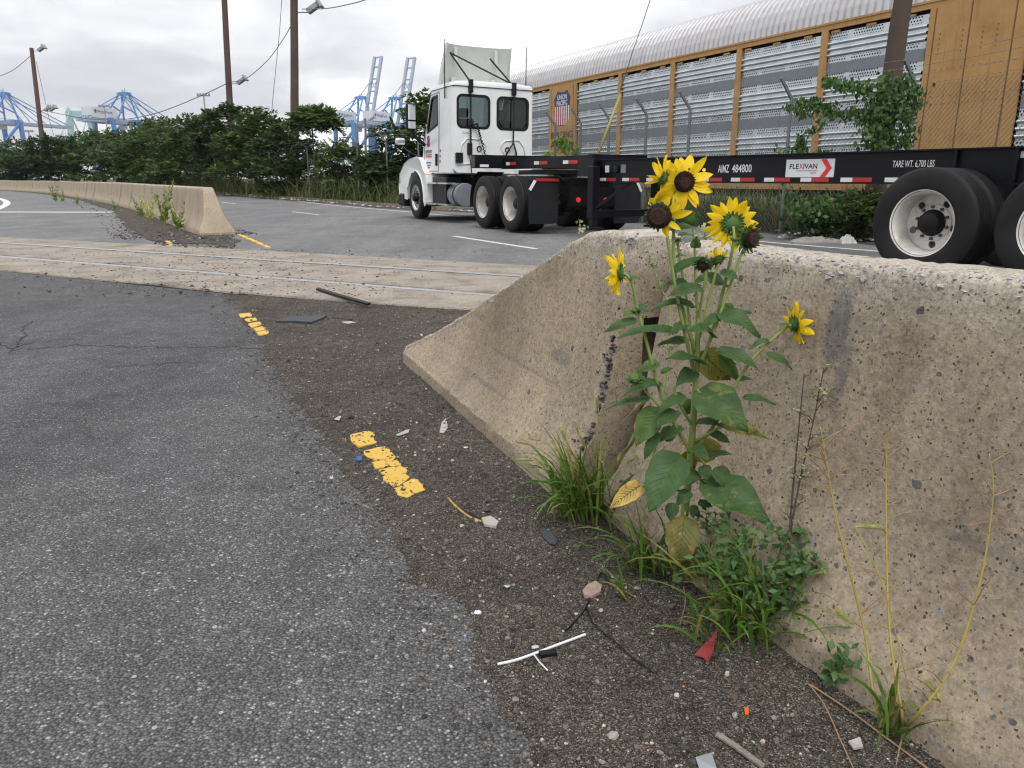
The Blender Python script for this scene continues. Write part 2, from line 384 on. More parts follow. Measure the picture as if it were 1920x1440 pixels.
M['rubber'] = plain('tyre_rubber', (0.012, 0.012, 0.013), 0.62, spec=0.22, var=0.25, scale=3, dirt=(0.03, 0.028, 0.026), damt=0.5)
M['black'] = plain('chassis_black', (0.006, 0.0062, 0.008), 0.4, spec=0.22, var=0.2, dirt=(0.025, 0.023, 0.021), damt=0.3, dscale=3)
M['navy'] = plain('trailer_black', (0.0045, 0.005, 0.009), 0.4, spec=0.22, var=0.2, dirt=(0.014, 0.014, 0.017), damt=0.3, dscale=2)
M['plastic'] = plain('black_plastic', (0.010, 0.0105, 0.012), 0.5, spec=0.22, var=0.15)
M['flap'] = plain('mud_flap_rubber', (0.014, 0.015, 0.018), 0.62, spec=0.22, dirt=(0.035, 0.034, 0.032), damt=0.4)
M['red'] = plain('red_reflector', (0.42, 0.025, 0.025), 0.4)
M['tapewhite'] = plain('white_reflector', (0.7, 0.71, 0.72), 0.4)
M['signwhite'] = plain('sign_white', (0.68, 0.69, 0.71), 0.4, var=0.03)
M['textwhite'] = plain('text_white', (0.72, 0.72, 0.72), 0.5, var=0.02)
M['textblack'] = plain('text_black', (0.02, 0.018, 0.016), 0.6)
M['textblue'] = plain('text_blue', (0.03, 0.06, 0.22), 0.5)
M['textred'] = plain('text_red', (0.5, 0.03, 0.05), 0.5)
M['signred'] = plain('sign_red', (0.62, 0.03, 0.035), 0.5)
M['redlamp'] = plain('tail_lamp_lit', (0.7, 0.02, 0.02), 0.3, emit=(1.0, 0.05, 0.02), estr=0.35)
M['amber'] = plain('amber_lamp_lit', (0.9, 0.35, 0.03), 0.3, emit=(1.0, 0.4, 0.03), estr=1.5)
M['orange'] = plain('railcar_yellow', (0.44, 0.245, 0.08), 0.55, var=0.07, scale=3, dirt=(0.27, 0.14, 0.045), damt=0.55, dscale=1.3)
m, n = new_mat('railcar_yellow'); co = obj_co(n)
nz = n('TexNoise', {'Vector': co, 'Scale': 2.0, 'Detail': 7.0, 'Roughness': 0.65}).outputs[0]
c = n.ramp(nz, [(0.3, (0.36, 0.19, 0.058)), (0.5, (0.44, 0.245, 0.08)), (0.72, (0.47, 0.275, 0.10))])
mp = n('Mapping', {0: co, 3: (1.0, 9.0, 0.5)})
sk = n('TexNoise', {'Vector': mp.outputs[0], 'Scale': 1.2, 'Detail': 6.0, 'Roughness': 0.7}).outputs[0]
c = n.mix(n.ramp(sk, [(0.54, 0.0), (0.74, 0.75)]), c, (0.17, 0.085, 0.035))
sp2 = n('TexNoise', {'Vector': co, 'Scale': 14.0, 'Detail': 5.0, 'Roughness': 0.7}).outputs[0]
c = n.mix(n.ramp(sp2, [(0.66, 0.0), (0.7, 0.8)]), c, (0.14, 0.065, 0.03))
finish(n, c, 0.6, bump=nz, bstr=0.15); M['orange'] = m
M['seam'] = plain('railcar_seam', (0.16, 0.075, 0.03), 0.7)
M['roofmetal'] = plain('corrugated_roof', (0.5, 0.495, 0.51), 0.4, 0.55, var=0.08, dirt=(0.3, 0.28, 0.27), damt=0.35, dscale=1.2)
M['bandgrey'] = plain('dull_grey_band', (0.19, 0.21, 0.24), 0.55, 0.2, var=0.12)
M['upblue'] = plain('shield_blue', (0.018, 0.035, 0.135), 0.5)
M['upred'] = plain('shield_red', (0.36, 0.03, 0.055), 0.5)
M['galv'] = plain('galvanised_post', (0.17, 0.185, 0.2), 0.5, 0.5, dirt=(0.2, 0.17, 0.14), damt=0.3)
M['wire'] = plain('fence_wire', (0.22, 0.23, 0.235), 0.6, 0.3)
M['cable'] = plain('overhead_cable', (0.10, 0.10, 0.105), 0.6)
M['wood'] = plain('pole_timber', (0.085, 0.058, 0.043), 0.85, var=0.2, scale=2, dirt=(0.045, 0.032, 0.026), damt=0.6, dscale=1.2, bump=0.3)
M['woodred'] = plain('pole_timber_red', (0.12, 0.066, 0.046), 0.85, var=0.2, scale=2, dirt=(0.05, 0.035, 0.03), damt=0.5)
M['lampgrey'] = plain('flood_lamp_grey', (0.3, 0.32, 0.34), 0.4, 0.3)
M['craneblue'] = plain('crane_blue', (0.07, 0.21, 0.5), 0.55, var=0.1, scale=0.2)
M['craneblue2'] = plain('crane_pale_blue', (0.09, 0.25, 0.54), 0.55, var=0.1, scale=0.2)
M['cranewhite'] = plain('crane_white', (0.6, 0.62, 0.66), 0.5, scale=0.2)
M['cranegrey'] = plain('crane_boom_grey', (0.3, 0.36, 0.47), 0.5, scale=0.2)
M['bridge'] = plain('bridge_green', (0.24, 0.42, 0.42), 0.6, scale=0.05)
M['bark'] = plain('bark', (0.075, 0.06, 0.045), 0.9, var=0.3, scale=8, bump=0.4)
M['grey_stone'] = plain('litter_grey', (0.3, 0.29, 0.27), 0.8)
# perforated galvanised screens of the railcar
m, n = new_mat('screen_steel'); co = obj_co(n); xyz = n('SeparateXYZ', {0: co})
nz = n('TexNoise', {'Vector': co, 'Scale': 2.0, 'Detail': 6.0, 'Roughness': 0.65}).outputs[0]
c = n.ramp(nz, [(0.3, (0.42, 0.47, 0.51)), (0.55, (0.55, 0.6, 0.635)), (0.75, (0.66, 0.70, 0.72))])
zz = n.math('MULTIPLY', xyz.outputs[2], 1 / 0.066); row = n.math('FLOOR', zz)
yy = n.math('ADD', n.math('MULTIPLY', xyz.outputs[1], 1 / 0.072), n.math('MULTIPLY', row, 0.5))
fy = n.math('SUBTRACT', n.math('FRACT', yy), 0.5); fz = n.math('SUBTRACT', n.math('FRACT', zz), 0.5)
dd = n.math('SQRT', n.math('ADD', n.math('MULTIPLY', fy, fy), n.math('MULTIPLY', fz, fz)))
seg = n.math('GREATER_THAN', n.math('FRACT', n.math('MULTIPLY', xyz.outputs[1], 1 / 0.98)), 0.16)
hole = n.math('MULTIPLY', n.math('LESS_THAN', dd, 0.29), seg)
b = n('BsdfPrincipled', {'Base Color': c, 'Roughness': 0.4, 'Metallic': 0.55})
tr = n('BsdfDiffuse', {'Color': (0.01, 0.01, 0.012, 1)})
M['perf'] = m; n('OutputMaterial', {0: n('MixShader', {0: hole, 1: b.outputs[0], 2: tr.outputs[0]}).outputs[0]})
M['screen'] = plain('rib_steel', (0.54, 0.59, 0.625), 0.33, 0.7, var=0.16, scale=2.2, dirt=(0.3, 0.31, 0.32), damt=0.4)
# tinted glass
m, n = new_mat('tinted_glass')
lw = n('Fresnel', {0: 1.5})
tb = n('BsdfTransparent', {0: (0.5, 0.56, 0.545, 1)}); gl = n('BsdfGlossy', {'Roughness': 0.03})
n('OutputMaterial', {0: n('MixShader', {0: lw.outputs[0], 1: tb.outputs[0], 2: gl.outputs[0]}).outputs[0]})
M['glass'] = m
m, n = new_mat('mirror_glass'); finish(n, (0.6, 0.63, 0.65), 0.06, 1.0); M['mirror'] = m
# plants
M['leaf'] = leafmat('sunflower_leaf', (0.036, 0.082, 0.026), (0.06, 0.12, 0.038), (0.085, 0.15, 0.042), 0.92, trans=0.22)
M['leafpale'] = leafmat('sunflower_leaf_underside', (0.085, 0.15, 0.04), (0.11, 0.19, 0.05), trans=0.35)
M['leafspot'] = leafmat('sunflower_leaf_spotted', (0.15, 0.17, 0.03), (0.2, 0.2, 0.035), trans=0.3, spots=(0.05, 0.03, 0.015))
M['leafmottle'] = leafmat('sunflower_leaf_mottled', (0.04, 0.09, 0.028), (0.055, 0.11, 0.032), trans=0.22, spots=(0.16, 0.19, 0.055))
M['leafyellow'] = leafmat('sunflower_leaf_dry', (0.5, 0.3, 0.06), (0.55, 0.37, 0.1), trans=0.25, spots=(0.16, 0.09, 0.04))
M['leaffade'] = leafmat('sunflower_leaf_fading', (0.17, 0.185, 0.05), (0.22, 0.2, 0.06), trans=0.3, spots=(0.42, 0.32, 0.13))
M['petal'] = leafmat('petal', (0.82, 0.53, 0.008), (0.9, 0.66, 0.015), (0.78, 0.43, 0.006), 0.9, trans=0.35)
M['disc'] = plain('seed_disc', (0.032, 0.014, 0.007), 0.9, var=0.8, scale=260, bump=0.5)
M['calyx'] = leafmat('calyx', (0.045, 0.11, 0.025), (0.08, 0.16, 0.04), trans=0.15)
M['stem'] = plain('stem_green', (0.2, 0.27, 0.07), 0.6, var=0.15, scale=30)
M['stemdark'] = plain('stem_purple', (0.06, 0.035, 0.03), 0.7, var=0.2, scale=30)
M['stalk'] = plain('stalk_yellow', (0.32, 0.26, 0.055), 0.6, var=0.15, scale=30)
M['stalkpink'] = plain('twig_tan', (0.32, 0.2, 0.11), 0.7)
M['grass'] = leafmat('grass_blade', (0.07, 0.155, 0.02), (0.13, 0.25, 0.036), (0.34, 0.27, 0.09), 0.965, trans=0.3)
M['foxtail'] = leafmat('foxtail', (0.36, 0.42, 0.13), (0.46, 0.5, 0.2), trans=0.35)
M['foxtan'] = leafmat('foxtail_dry', (0.58, 0.46, 0.25), (0.62, 0.52, 0.3), trans=0.35)
M['weed'] = leafmat('weed_leaf', (0.035, 0.1, 0.025), (0.08, 0.16, 0.045), (0.13, 0.2, 0.08), 0.9, trans=0.25)
M['weedpale'] = leafmat('weed_flower', (0.2, 0.27, 0.12), (0.34, 0.38, 0.2), (0.5, 0.38, 0.25), 0.85, trans=0.3)
M['dry'] = leafmat('dry_leaf', (0.16, 0.1, 0.06), (0.3, 0.2, 0.12), trans=0.2)
M['treeleaf'] = leafmat('shrub_leaf', (0.026, 0.056, 0.013), (0.062, 0.108, 0.022), (0.125, 0.165, 0.03), 0.9, trans=0.3)
M['treedark'] = leafmat('dark_shrub_leaf', (0.018, 0.04, 0.012), (0.038, 0.074, 0.019), (0.07, 0.11, 0.024), 0.92, trans=0.28)
M['treepale'] = leafmat('pale_tree_leaf', (0.034, 0.078, 0.017), (0.07, 0.13, 0.028), (0.13, 0.18, 0.04), 0.9, trans=0.35)
M['scrub'] = leafmat('roadside_grass', (0.045, 0.085, 0.02), (0.09, 0.125, 0.03), (0.17, 0.135, 0.06), 0.78, trans=0.25)
M['vine'] = leafmat('vine_leaf', (0.025, 0.07, 0.018), (0.055, 0.115, 0.028), (0.1, 0.17, 0.04), 0.92, trans=0.25)
#@@SETTING
# ================================================================ THE SETTING
def sheet(name, pts, z, mat, parent=None, kind=None):
    b = MB(); tri = tessellate_polygon([[Vector((p[0], p[1], 0)) for p in pts]])
    b.add([(p[0], p[1], z) for p in pts], tri)
    o = b.build(name, mat, parent)
    if kind: o['kind'] = kind
    return o
def lerp_poly(P, t):
    """point at fraction t of the length of a polyline"""
    P = [Vector((p[0], p[1], 0)) for p in P]; L = [0]
    for a, b in zip(P, P[1:]): L.append(L[-1] + (b - a).length)
    d = t * L[-1]
    for i in range(len(P) - 1):
        if d <= L[i + 1] or i == len(P) - 2:
            f = (d - L[i]) / (L[i + 1] - L[i]); return P[i].lerp(P[i + 1], f)
def smooth_poly(P, n):
    """Catmull-Rom through the points"""
    P = [Vector((p[0], p[1], p[2] if len(p) > 2 else 0)) for p in P]; out = []
    for i in range(len(P) - 1):
        a, b, c, d = P[max(i - 1, 0)], P[i], P[i + 1], P[min(i + 2, len(P) - 1)]
        for k in range(n):
            t = k / n
            out.append(0.5 * ((2 * b) + (c - a) * t + (2 * a - 5 * b + 4 * c - d) * t * t + (3 * b - a - 3 * c + d) * t ** 3))
    return out + [P[-1]]
def ribbon(P, w0, w1, z, jit=0.0):
    """strip along a polyline between the side offsets w0 and w1 (left positive)"""
    b = MB(); rows = []
    for i, p in enumerate(P):
        a = P[max(i - 1, 0)]; c = P[min(i + 1, len(P) - 1)]; d = (c - a); d.z = 0; d.normalize(); nrm = Vector((-d.y, d.x, 0))
        rows.append([p + nrm * (w0 + random.uniform(-jit, jit)) + Vector((0, 0, z)), p + nrm * (w1 + random.uniform(-jit, jit)) + Vector((0, 0, z))])
    return b.grid(rows)

sheet('terrain', [(-2500, -300), (2500, -300), (2500, 4000), (-2500, 4000)], -0.04, M['terrain'], kind='structure')
KERB = [Vector((-150, 112, 0)), gx(-60, 98), gx(60, 91), gx(200, 79), gx(300, 65), gx(380, 56), gx(480, 44), gx(560, 37.5), gx(650, 32.3), gx(750, 27.6), Vector((0.4, 22.9, 0)), Vector((4.1, 18.0, 0)), Vector((5.95, 12.85, 0)), Vector((7.3, 8.6, 0)), Vector((8.6, 3.5, 0)), Vector((10, -4, 0))]
KS = smooth_poly(KERB, 8)
MIDL = [(-150, 84), (-34, 25.2), (-7.9, 11.3), (0.2, 7.3), (9.2, 2.6)]   # under the crossing
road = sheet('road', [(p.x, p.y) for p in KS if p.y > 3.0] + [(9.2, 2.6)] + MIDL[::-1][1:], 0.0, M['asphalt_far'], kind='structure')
near_road = sheet('road', MIDL + [(10, -8), (-150, -8)], 0.0, M['asphalt'], kind='structure')
kb = MB(); rows = []
for i, p in enumerate(KS):
    a = KS[max(i - 1, 0)]; c = KS[min(i + 1, len(KS) - 1)]; d = (c - a).normalized(); nr = Vector((-d.y, d.x, 0))
    j = random.uniform(-0.012, 0.012)
    rows.append([p + nr * (0.0 + j) + Vector((0, 0, -0.03)), p + nr * (0.02 + j) + Vector((0, 0, 0.12)), p + nr * (0.16 + j) + Vector((0, 0, 0.13)), p + nr * (0.17 + j) + Vector((0, 0, -0.03))])
kerb = kb.grid(rows).build('kerb', M['kerb'], smooth='auto'); kerb['kind'] = 'structure'
ribbon(KS, -0.55, -0.02, 0.006, 0.06).build('gutter_dirt', M['grit'], road)
# painted lines of the road
W1 = smooth_poly([G(300, 356), G(500, 372), G(620, 384.5), G(760, 397), G(870, 407), Vector((2.1, 16.2, 0)), G(1480, 458), G(1640, 471), Vector((6.2, 9.2, 0)), Vector((7.6, 4, 0))], 6)
ribbon(W1, -0.055, 0.055, 0.004, 0.006).build('edge_line', M['white_paint'], road)
for a, b in (((850, 443), (1006, 467)), ((548, 397), (599, 403)), ((414, 379), (442, 382)), ((340, 370), (352, 371))):
    P = [G(*a).lerp(G(*b), t / 8) for t in range(9)]
    ribbon(P, -0.05, 0.05, 0.004, 0.004).build('lane_line', M['white_paint'], road)
ribbon([G(-120, 397.5).lerp(G(212, 398), t / 20) for t in range(21)], -0.28, 0.28, 0.004, 0.01).build('stop_line', M['white_paint'], road)
cur = smooth_poly([G(-60, 366), G(-20, 369), G(4, 374), G(13, 380), G(8, 386), G(-10, 394)], 6)
ribbon(cur, -0.13, 0.13, 0.004, 0.005).build('curved_line', M['white_paint'], road)
# cracks in the near carriageway
def crack(pts, w):
    P = []
    for a, b in zip(pts, pts[1:]):
        A, B = G(*a), G(*b); k = 10
        for i in range(k):
            P.append(A.lerp(B, i / k) + Vector((random.gauss(0, 0.008), random.gauss(0, 0.02), 0)))
    ribbon(P, -w, w, 0.002, w * 0.6).build('crack', M['crack'], near_road)
crack([(30, 655), (140, 648), (300, 652), (440, 652), (520, 657)], 0.004)
crack([(20, 660), (45, 632), (40, 615), (68, 600)], 0.0035)
crack([(190, 690), (300, 683), (360, 678)], 0.003)
crack([(-40, 630), (20, 655), (70, 640)], 0.003)

# concrete level crossing with two flush rails
def ext(a, b, l0, l1):
    a, b = Vector((*a, 0)), Vector((*b, 0)); d = (b - a).normalized(); return a - d * l0, b + d * l1
def line_pts(a, b, n): return [a.lerp(b, i / n) for i in range(n + 1)]
nearE = smooth_poly([(-34, 24.4), (-5.744, 8.651), (-2.433, 6.843), (-0.459, 5.954), (0.6, 5.35), (7.5, 1.9)], 24)
farE = smooth_poly([(-34, 25.9), (-8.952, 13.633), (-5.216, 11.882), (0.157, 9.084), (8.3, 4.9)], 24)
r1a, r1b = ext((-6.714, 10.158), (-0.282, 6.746), 30, 8.5); r2a, r2b = ext((-8.145, 12.38), (-0.056, 8.118), 30, 8.5)
R1 = line_pts(r1a, r1b, 90); R2 = line_pts(r2a, r2b, 90)
def side(P, off):
    d = (P[-1] - P[0]).normalized(); nr = Vector((-d.y, d.x, 0)); return [p + nr * off for p in P]
crossing = sheet('crossing_base', [tuple(p[:2]) for p in nearE] + [tuple(p[:2]) for p in reversed(farE)], 0.004, M['crack'], kind='structure')
def slab(A, B, name, jitA, jitB, chip):
    b = MB(); rows = []; n_ = 120
    for i in range(n_ + 1):
        p, q = lerp_poly(A, i / n_), lerp_poly(B, i / n_)
        dv = (q - p).normalized()
        p = p + dv * random.uniform(0, jitA); q = q - dv * random.uniform(0, jitB)
        if random.random() < chip: p = p + dv * random.uniform(0.02, 0.08)
        rows.append([p + Vector((0, 0, 0.0)), p + dv * 0.008 + Vector((0, 0, 0.018))] + [p.lerp(q, t) + Vector((0, 0, 0.02 + random.uniform(-0.001, 0.001))) for t in (0.25, 0.5, 0.75)] + [q - dv * 0.008 + Vector((0, 0, 0.018)), q + Vector((0, 0, 0.0))])
    return b.grid(rows).build(name, M['slab'], crossing, smooth='auto')
slab(nearE, side(R1, -0.045), 'concrete_slab', 0.025, 0.006, 0.12)
slab(side(R1, 0.095), side(R2, -0.095), 'concrete_slab', 0.012, 0.012, 0.05)
slab(side(R2, 0.045), farE, 'concrete_slab', 0.006, 0.03, 0.1)
for P in (R1, R2):
    rb = MB(); d = (P[-1] - P[0]).normalized(); nr = Vector((-d.y, d.x, 0)); rows = []
    for p in (P[0], P[-1]):
        rows.append([p + nr * o + Vector((0, 0, z)) for o, z in ((-0.036, 0.003), (-0.036, 0.017), (-0.03, 0.022), (0.03, 0.022), (0.036, 0.017), (0.036, 0.003))])
    rb.grid(rows).build('rail', M['steel'], crossing, smooth='auto')

# ---- gritty shoulder at the foot of the near barriers: its feathered edge dips under the asphalt
EDGE = [(0.12, 0.35), (-0.028, 1.129), (-0.194, 1.537), (-0.497, 2.201), (-0.80, 2.85), (-1.125, 3.542), (-1.75, 4.9), (-2.622, 6.59), (-3.1, 7.5)]
EY = [e[1] for e in EDGE]; EX = [e[0] for e in EDGE]
TH1, TH2 = R(21.5), R(25.3)
N1 = Vector((math.cos(TH1), math.sin(TH1), 0)); D1 = Vector((math.sin(TH1), -math.cos(TH1), 0))
N2 = Vector((math.cos(TH2), math.sin(TH2), 0)); D2 = Vector((math.sin(TH2), -math.cos(TH2), 0))
NT1, NT2 = 0.94, 1.133                     # distance of the toe planes from the camera's foot
def toe_dist(x, y):                        # metres in front of the barrier foot
    return min(NT1 - (N1.x * x + N1.y * y) if y > 2.05 else 9, NT2 - (N2.x * x + N2.y * y) if y < 2.3 else 9) if y < 4.1 else 1.0
def dirt_z(x, y):
    d = x - float(np.interp(y, EY, EX))
    d += 0.07 * noise.noise((x * 2.2, y * 2.2, 3.1)) + 0.04 * noise.noise((x * 9, y * 9, 1.7))
    t = min(max((d + 0.06) / 0.28, 0), 1); t = t * t * (3 - 2 * t)
    z = -0.012 + 0.026 * t
    z += 0.005 * noise.noise((x * 7, y * 7, 0.3)) + 0.003 * noise.noise((x * 28, y * 28, 5.5)) + 0.0018 * noise.noise((x * 80, y * 80, 9.5))
    td = toe_dist(x, y)
    if td < 0.4: z += 0.026 * (1 - max(td, 0) / 0.4) ** 2
    if y > 4.6: z -= 0.010 * min((y - 4.6) / 1.2, 1)
    return z
ys = np.concatenate([np.arange(0.4, 2.6, 0.010), np.arange(2.6, 7.0, 0.022)])
rows = []
for y in ys:
    xe = float(np.interp(y, EY, EX)) - 0.22
    if y < 2.1: xr = (NT2 - N2.y * y) / N2.x + 0.12
    elif y < 4.05: xr = (NT1 - N1.y * y) / N1.x + 0.12
    else: xr = -0.42 + (y - 4.05) * 1.2 + 0.12
    xr = min(xr, 1.4)
    nc = 110
    rows.append([(x, y, dirt_z(x, y)) for x in np.linspace(xe, xr, nc)])
DIRT = MB().grid(rows).build('gravel_shoulder', M['grit'], smooth=True, fix=False); DIRT['kind'] = 'structure'

ICO_V = []; t_ = (1 + 5 ** .5) / 2
for a, b in ((-1, t_), (1, t_), (-1, -t_), (1, -t_)): ICO_V += [(a, b, 0)]
for a, b in ((-1, t_), (1, t_), (-1, -t_), (1, -t_)): ICO_V += [(0, a, b)]
for a, b in ((-1, t_), (1, t_), (-1, -t_), (1, -t_)): ICO_V += [(b, 0, a)]
ICO_V = np.array(ICO_V, float); ICO_V /= np.linalg.norm(ICO_V[0])
ICO_F = np.array([(0, 11, 5), (0, 5, 1), (0, 1, 7), (0, 7, 10), (0, 10, 11), (1, 5, 9), (5, 11, 4), (11, 10, 2), (10, 7, 6), (7, 1, 8), (3, 9, 4), (3, 4, 2), (3, 2, 6), (3, 6, 8), (3, 8, 9), (4, 9, 5), (2, 4, 11), (6, 2, 10), (8, 6, 7), (9, 8, 1)])
def stone_mesh(name, P, rad, mat, flat=0.65, parent=None, jag=0.28):
    P = np.asarray(P); N = len(P)
    V = ICO_V[None] * (1 + rng.uniform(-jag, jag, (N, 12, 1)))
    V = V * np.stack([rng.uniform(.75, 1.35, N), rng.uniform(.6, 1.1, N), rng.uniform(.45, .9, N) * flat / .65], 1)[:, None, :] * np.asarray(rad)[:, None, None]
    a = rng.uniform(0, 6.28, N); ca, sa = np.cos(a)[:, None], np.sin(a)[:, None]
    X = V[..., 0] * ca - V[..., 1] * sa; Y = V[..., 0] * sa + V[..., 1] * ca
    V = np.stack([X, Y, V[..., 2]], -1) + P[:, None, :]
    F = (ICO_F[None] + (np.arange(N) * 12)[:, None, None]).reshape(-1, 3)
    o = np_obj(name, V.reshape(-1, 3), F, mat, parent); o['kind'] = 'stuff'; return o
pts = []; rad = []
while len(pts) < 30000:
    y = 0.55 + 6.0 * random.random() ** 1.7
    xe = float(np.interp(y, EY, EX)); td = random.random()
    xr = (NT2 - N2.y * y) / N2.x if y < 2.1 else ((NT1 - N1.y * y) / N1.x if y < 4.05 else -0.3 + (y - 4.05) * 1.2)
    x = xe - 0.20 + (xr - xe + 0.20) * (random.random() ** (1.5 if random.random() < .6 else 1.0))
    d = x - xe
    if d < 0 and random.random() > math.exp(d / 0.05): continue
    r = min(max(random.lognormvariate(math.log(0.0020), 0.5), 0.0010), 0.0085) * (1 + 0.10 * y)
    pts.append((x, y, max(dirt_z(x, y), 0.0) + r * 0.25)); rad.append(r)
tag(stone_mesh('gravel', pts, rad, M['stones']), 'loose pebbles and grit strewn over the shoulder beside the barrier', 'gravel', kind='stuff')

# ---- stony island round the far barrier
BAR = smooth_poly([(-5.35, 14.2, 0), (-7.05, 17.1, 0), (-11.9, 25.6, 0), (-22.4, 41.6, 0), (-37.0, 61.7, 0), (-56, 82, 0)], 10)
isl = [G(-20, 356), G(60, 361.5), G(110, 368), G(160, 378), G(213, 397), G(232, 418), G(250, 437), G(282, 452), G(380, 458), G(440, 462), G(445, 450), G(432, 438), G(415, 430)] + [p + Vector((0.6, 0.3, 0)) for p in BAR[6:]]
iso = MB(); fine = []
for a, b in zip(isl, isl[1:] + isl[:1]):
    k = max(2, int((b - a).length / 0.35))
    for i in range(k): fine.append(a.lerp(b, i / k) + Vector((random.gauss(0, 0.05), random.gauss(0, 0.08), 0)))
sheet('gravel_island', fine, 0.009, M['grit'], kind='structure')
pts = []; rad = []
for i in range(1500):
    t = random.random() ** 2.2; k = t * (len(BAR) - 12); p = BAR[int(k)].lerp(BAR[min(int(k) + 1, len(BAR) - 1)], k % 1)
    side_ = random.choice((-1, -1, -1, 1)); off = random.uniform(0.3, 1.7 if side_ < 0 else 0.7)
    d = (BAR[min(int(k) + 1, len(BAR) - 1)] - BAR[int(k)]).normalized(); nr = Vector((d.y, -d.x, 0)) * side_
    q = p + nr * off + d * random.uniform(-0.3, 0.3)
    r = min(max(random.lognormvariate(math.log(0.009), 0.55), 0.004), 0.035); pts.append((q.x, q.y, 0.012)); rad.append(r)
for i in range(900):
    p = G(random.uniform(290, 440), random.uniform(440, 468)); r = min(max(random.lognormvariate(math.log(0.009), 0.6), 0.004), 0.035)
    pts.append((p.x, p.y, 0.012)); rad.append(r)
for i in range(1500):                      # crumbs on the slab
    p = G(random.gauss(430, 190), random.uniform(470, 560)); r = min(max(random.lognormvariate(math.log(0.006), 0.5), 0.003), 0.02)
    pts.append((p.x, p.y, 0.021)); rad.append(r)
tag(stone_mesh('gravel', pts, rad, M['stones']), 'stones and crumbs round the far barrier and on the crossing', 'gravel', kind='stuff')

# ================================================================ CONCRETE BARRIERS
HW = [(0.0, 0.312), (0.098, 0.309), (0.106, 0.300), (0.17, 0.258), (0.24, 0.220), (0.32, 0.190), (0.40, 0.168), (0.50, 0.148), (0.62, 0.126), (0.75, 0.104), (0.86, 0.088)]
HZ_, HX_ = [a for a, b in HW], [b for a, b in HW]
def hw(z): return float(np.interp(z, HZ_, HX_))
def barrier(name, y0, y1, ztop, mat, loc, rz, ny, nz=22, amp=1.0, r=0.045, slot=False, nose=0.0, seed=0.0, endchip=0.02):
    rings = []
    for i in range(ny + 1):
        y = y0 + (y1 - y0) * i / ny; zt = ztop(y); rr = min(r, zt * 0.35)
        zs = [(zt - rr) * (k / nz) for k in range(nz + 1)]
        half = [(hw(z), z) for z in zs]
        w0 = hw(zt - rr)
        for k in range(1, 6):
            a = k / 6 * math.pi / 2; half.append((w0 - rr + rr * math.cos(a), zt - rr + rr * math.sin(a)))
        wt = w0 - rr
        ring = [(-w, z) for w, z in half] + [(x, zt) for x in (-wt * 0.6, 0, wt * 0.6)] + [(w, z) for w, z in reversed(half)]
        sc_ = 1.0
        if nose and y > y1 - nose: sc_ = math.sqrt(max(1 - ((y - (y1 - nose)) / nose) ** 2, 0.0)) * 0.35 + 0.65
        de = min(y - y0, y1 - y)
        out = []
        for (x, z) in ring:
            x *= sc_
            p = Vector((x * 9 + seed, y * 9, z * 9))
            dx = 0.0016 * noise.noise(p) + 0.0014 * noise.noise(p * 3.7) + (0.0012 * noise.noise(p * 11) if amp > 0.8 else 0)
            topness = max(0.0, 1 - (zt - z) / 0.07)
            dz = topness * (0.006 * noise.noise(p * 1.3) + 0.004 * noise.noise(p * 5))
            if z > zt - 0.12 or z < 0.12: dx -= 0.006 * max(0, noise.noise(p * 2.6 + Vector((7, 1, 3))))
            ch = endchip * max(0.0, 1 - de / 0.05) * (0.35 + 1.3 * max(0, noise.noise((z * 14 + seed, x * 9, y0))))
            if nose and y1 - y < y - y0: ch *= 0.3
            s_ = -1 if x < 0 else 1
            out.append(Vector((x + s_ * (dx * amp - ch * min(1, abs(x) / 0.08)), y, max(0, z + dz * amp - ch * topness))))
        rings.append(out)
    b = MB(); o = 0; n = len(rings[0])
    for rg in rings: b.v += [tuple(p) for p in rg]
    for i in range(ny):
        for k in range(n - 1):
            a = i * n + k; b.f.append((a, a + 1, a + 1 + n, a + n))
    def cap(rg, yy, dirn, with_slot):
        loop = [(p.x, p.z) for p in rg]
        if not with_slot: b.add(rg, tessellate_polygon([[Vector((a, c, 0)) for a, c in loop]])); return
        hole = [(-0.045, 0.18), (0.045, 0.18), (0.045, 0.60), (-0.045, 0.60)]
        flat = loop + hole; tri = tessellate_polygon([[Vector((a, c, 0)) for a, c in loop], [Vector((a, c, 0)) for a, c in hole]])
        vs = list(rg) + [Vector((a, yy, c)) for a, c in hole]; b.add(vs, tri)
        dp = dirn * 0.09
        b.add([(a, yy, c) for a, c in hole] + [(a, yy + dp, c) for a, c in hole], [(0, 1, 5, 4), (1, 2, 6, 5), (2, 3, 7, 6), (3, 0, 4, 7), (4, 5, 6, 7)])
    cap(rings[0], y0, 1, slot); cap(rings[-1], y1, -1, False)
    ob = b.build(name, mat, smooth='auto'); ob.data.set_sharp_from_angle(angle=R(24)); ob.location = loc; ob.rotation_euler = (0, 0, rz); return ob
def z1(y):
    a = (4.01 - y) / (4.01 - 2.26)
    lin = 0.125 + 0.725 * a
    return min(0.85, lin) - 0.012 * math.exp(-((y - 2.26) / 0.09) ** 2)
o1 = N1 * (NT1 + 0.305); o2 = N2 * (NT2 + 0.305)
b1 = barrier('jersey_barrier', 1.97, 4.03, z1, M['concrete'], (o1.x, o1.y, -0.003), TH1, 130, 46, 1.0, r=0.026, slot=True, nose=0.05, seed=3.0, endchip=.03)
tag(b1, 'pitted concrete barrier section sloping down to a nose beside the yellow paint dashes', 'barrier', 'near concrete barrier')
b2 = barrier('jersey_barrier', -2.6, 1.80, lambda y: 0.835 + 0.004 * math.sin(3 * y), M['concrete'], (o2.x, o2.y, -0.003), TH2, 240, 46, 1.0, r=0.034, slot=False, seed=11.0, endchip=.03)
tag(b2, 'full height concrete barrier section behind the sunflower with dark stones showing', 'barrier', 'near concrete barrier')
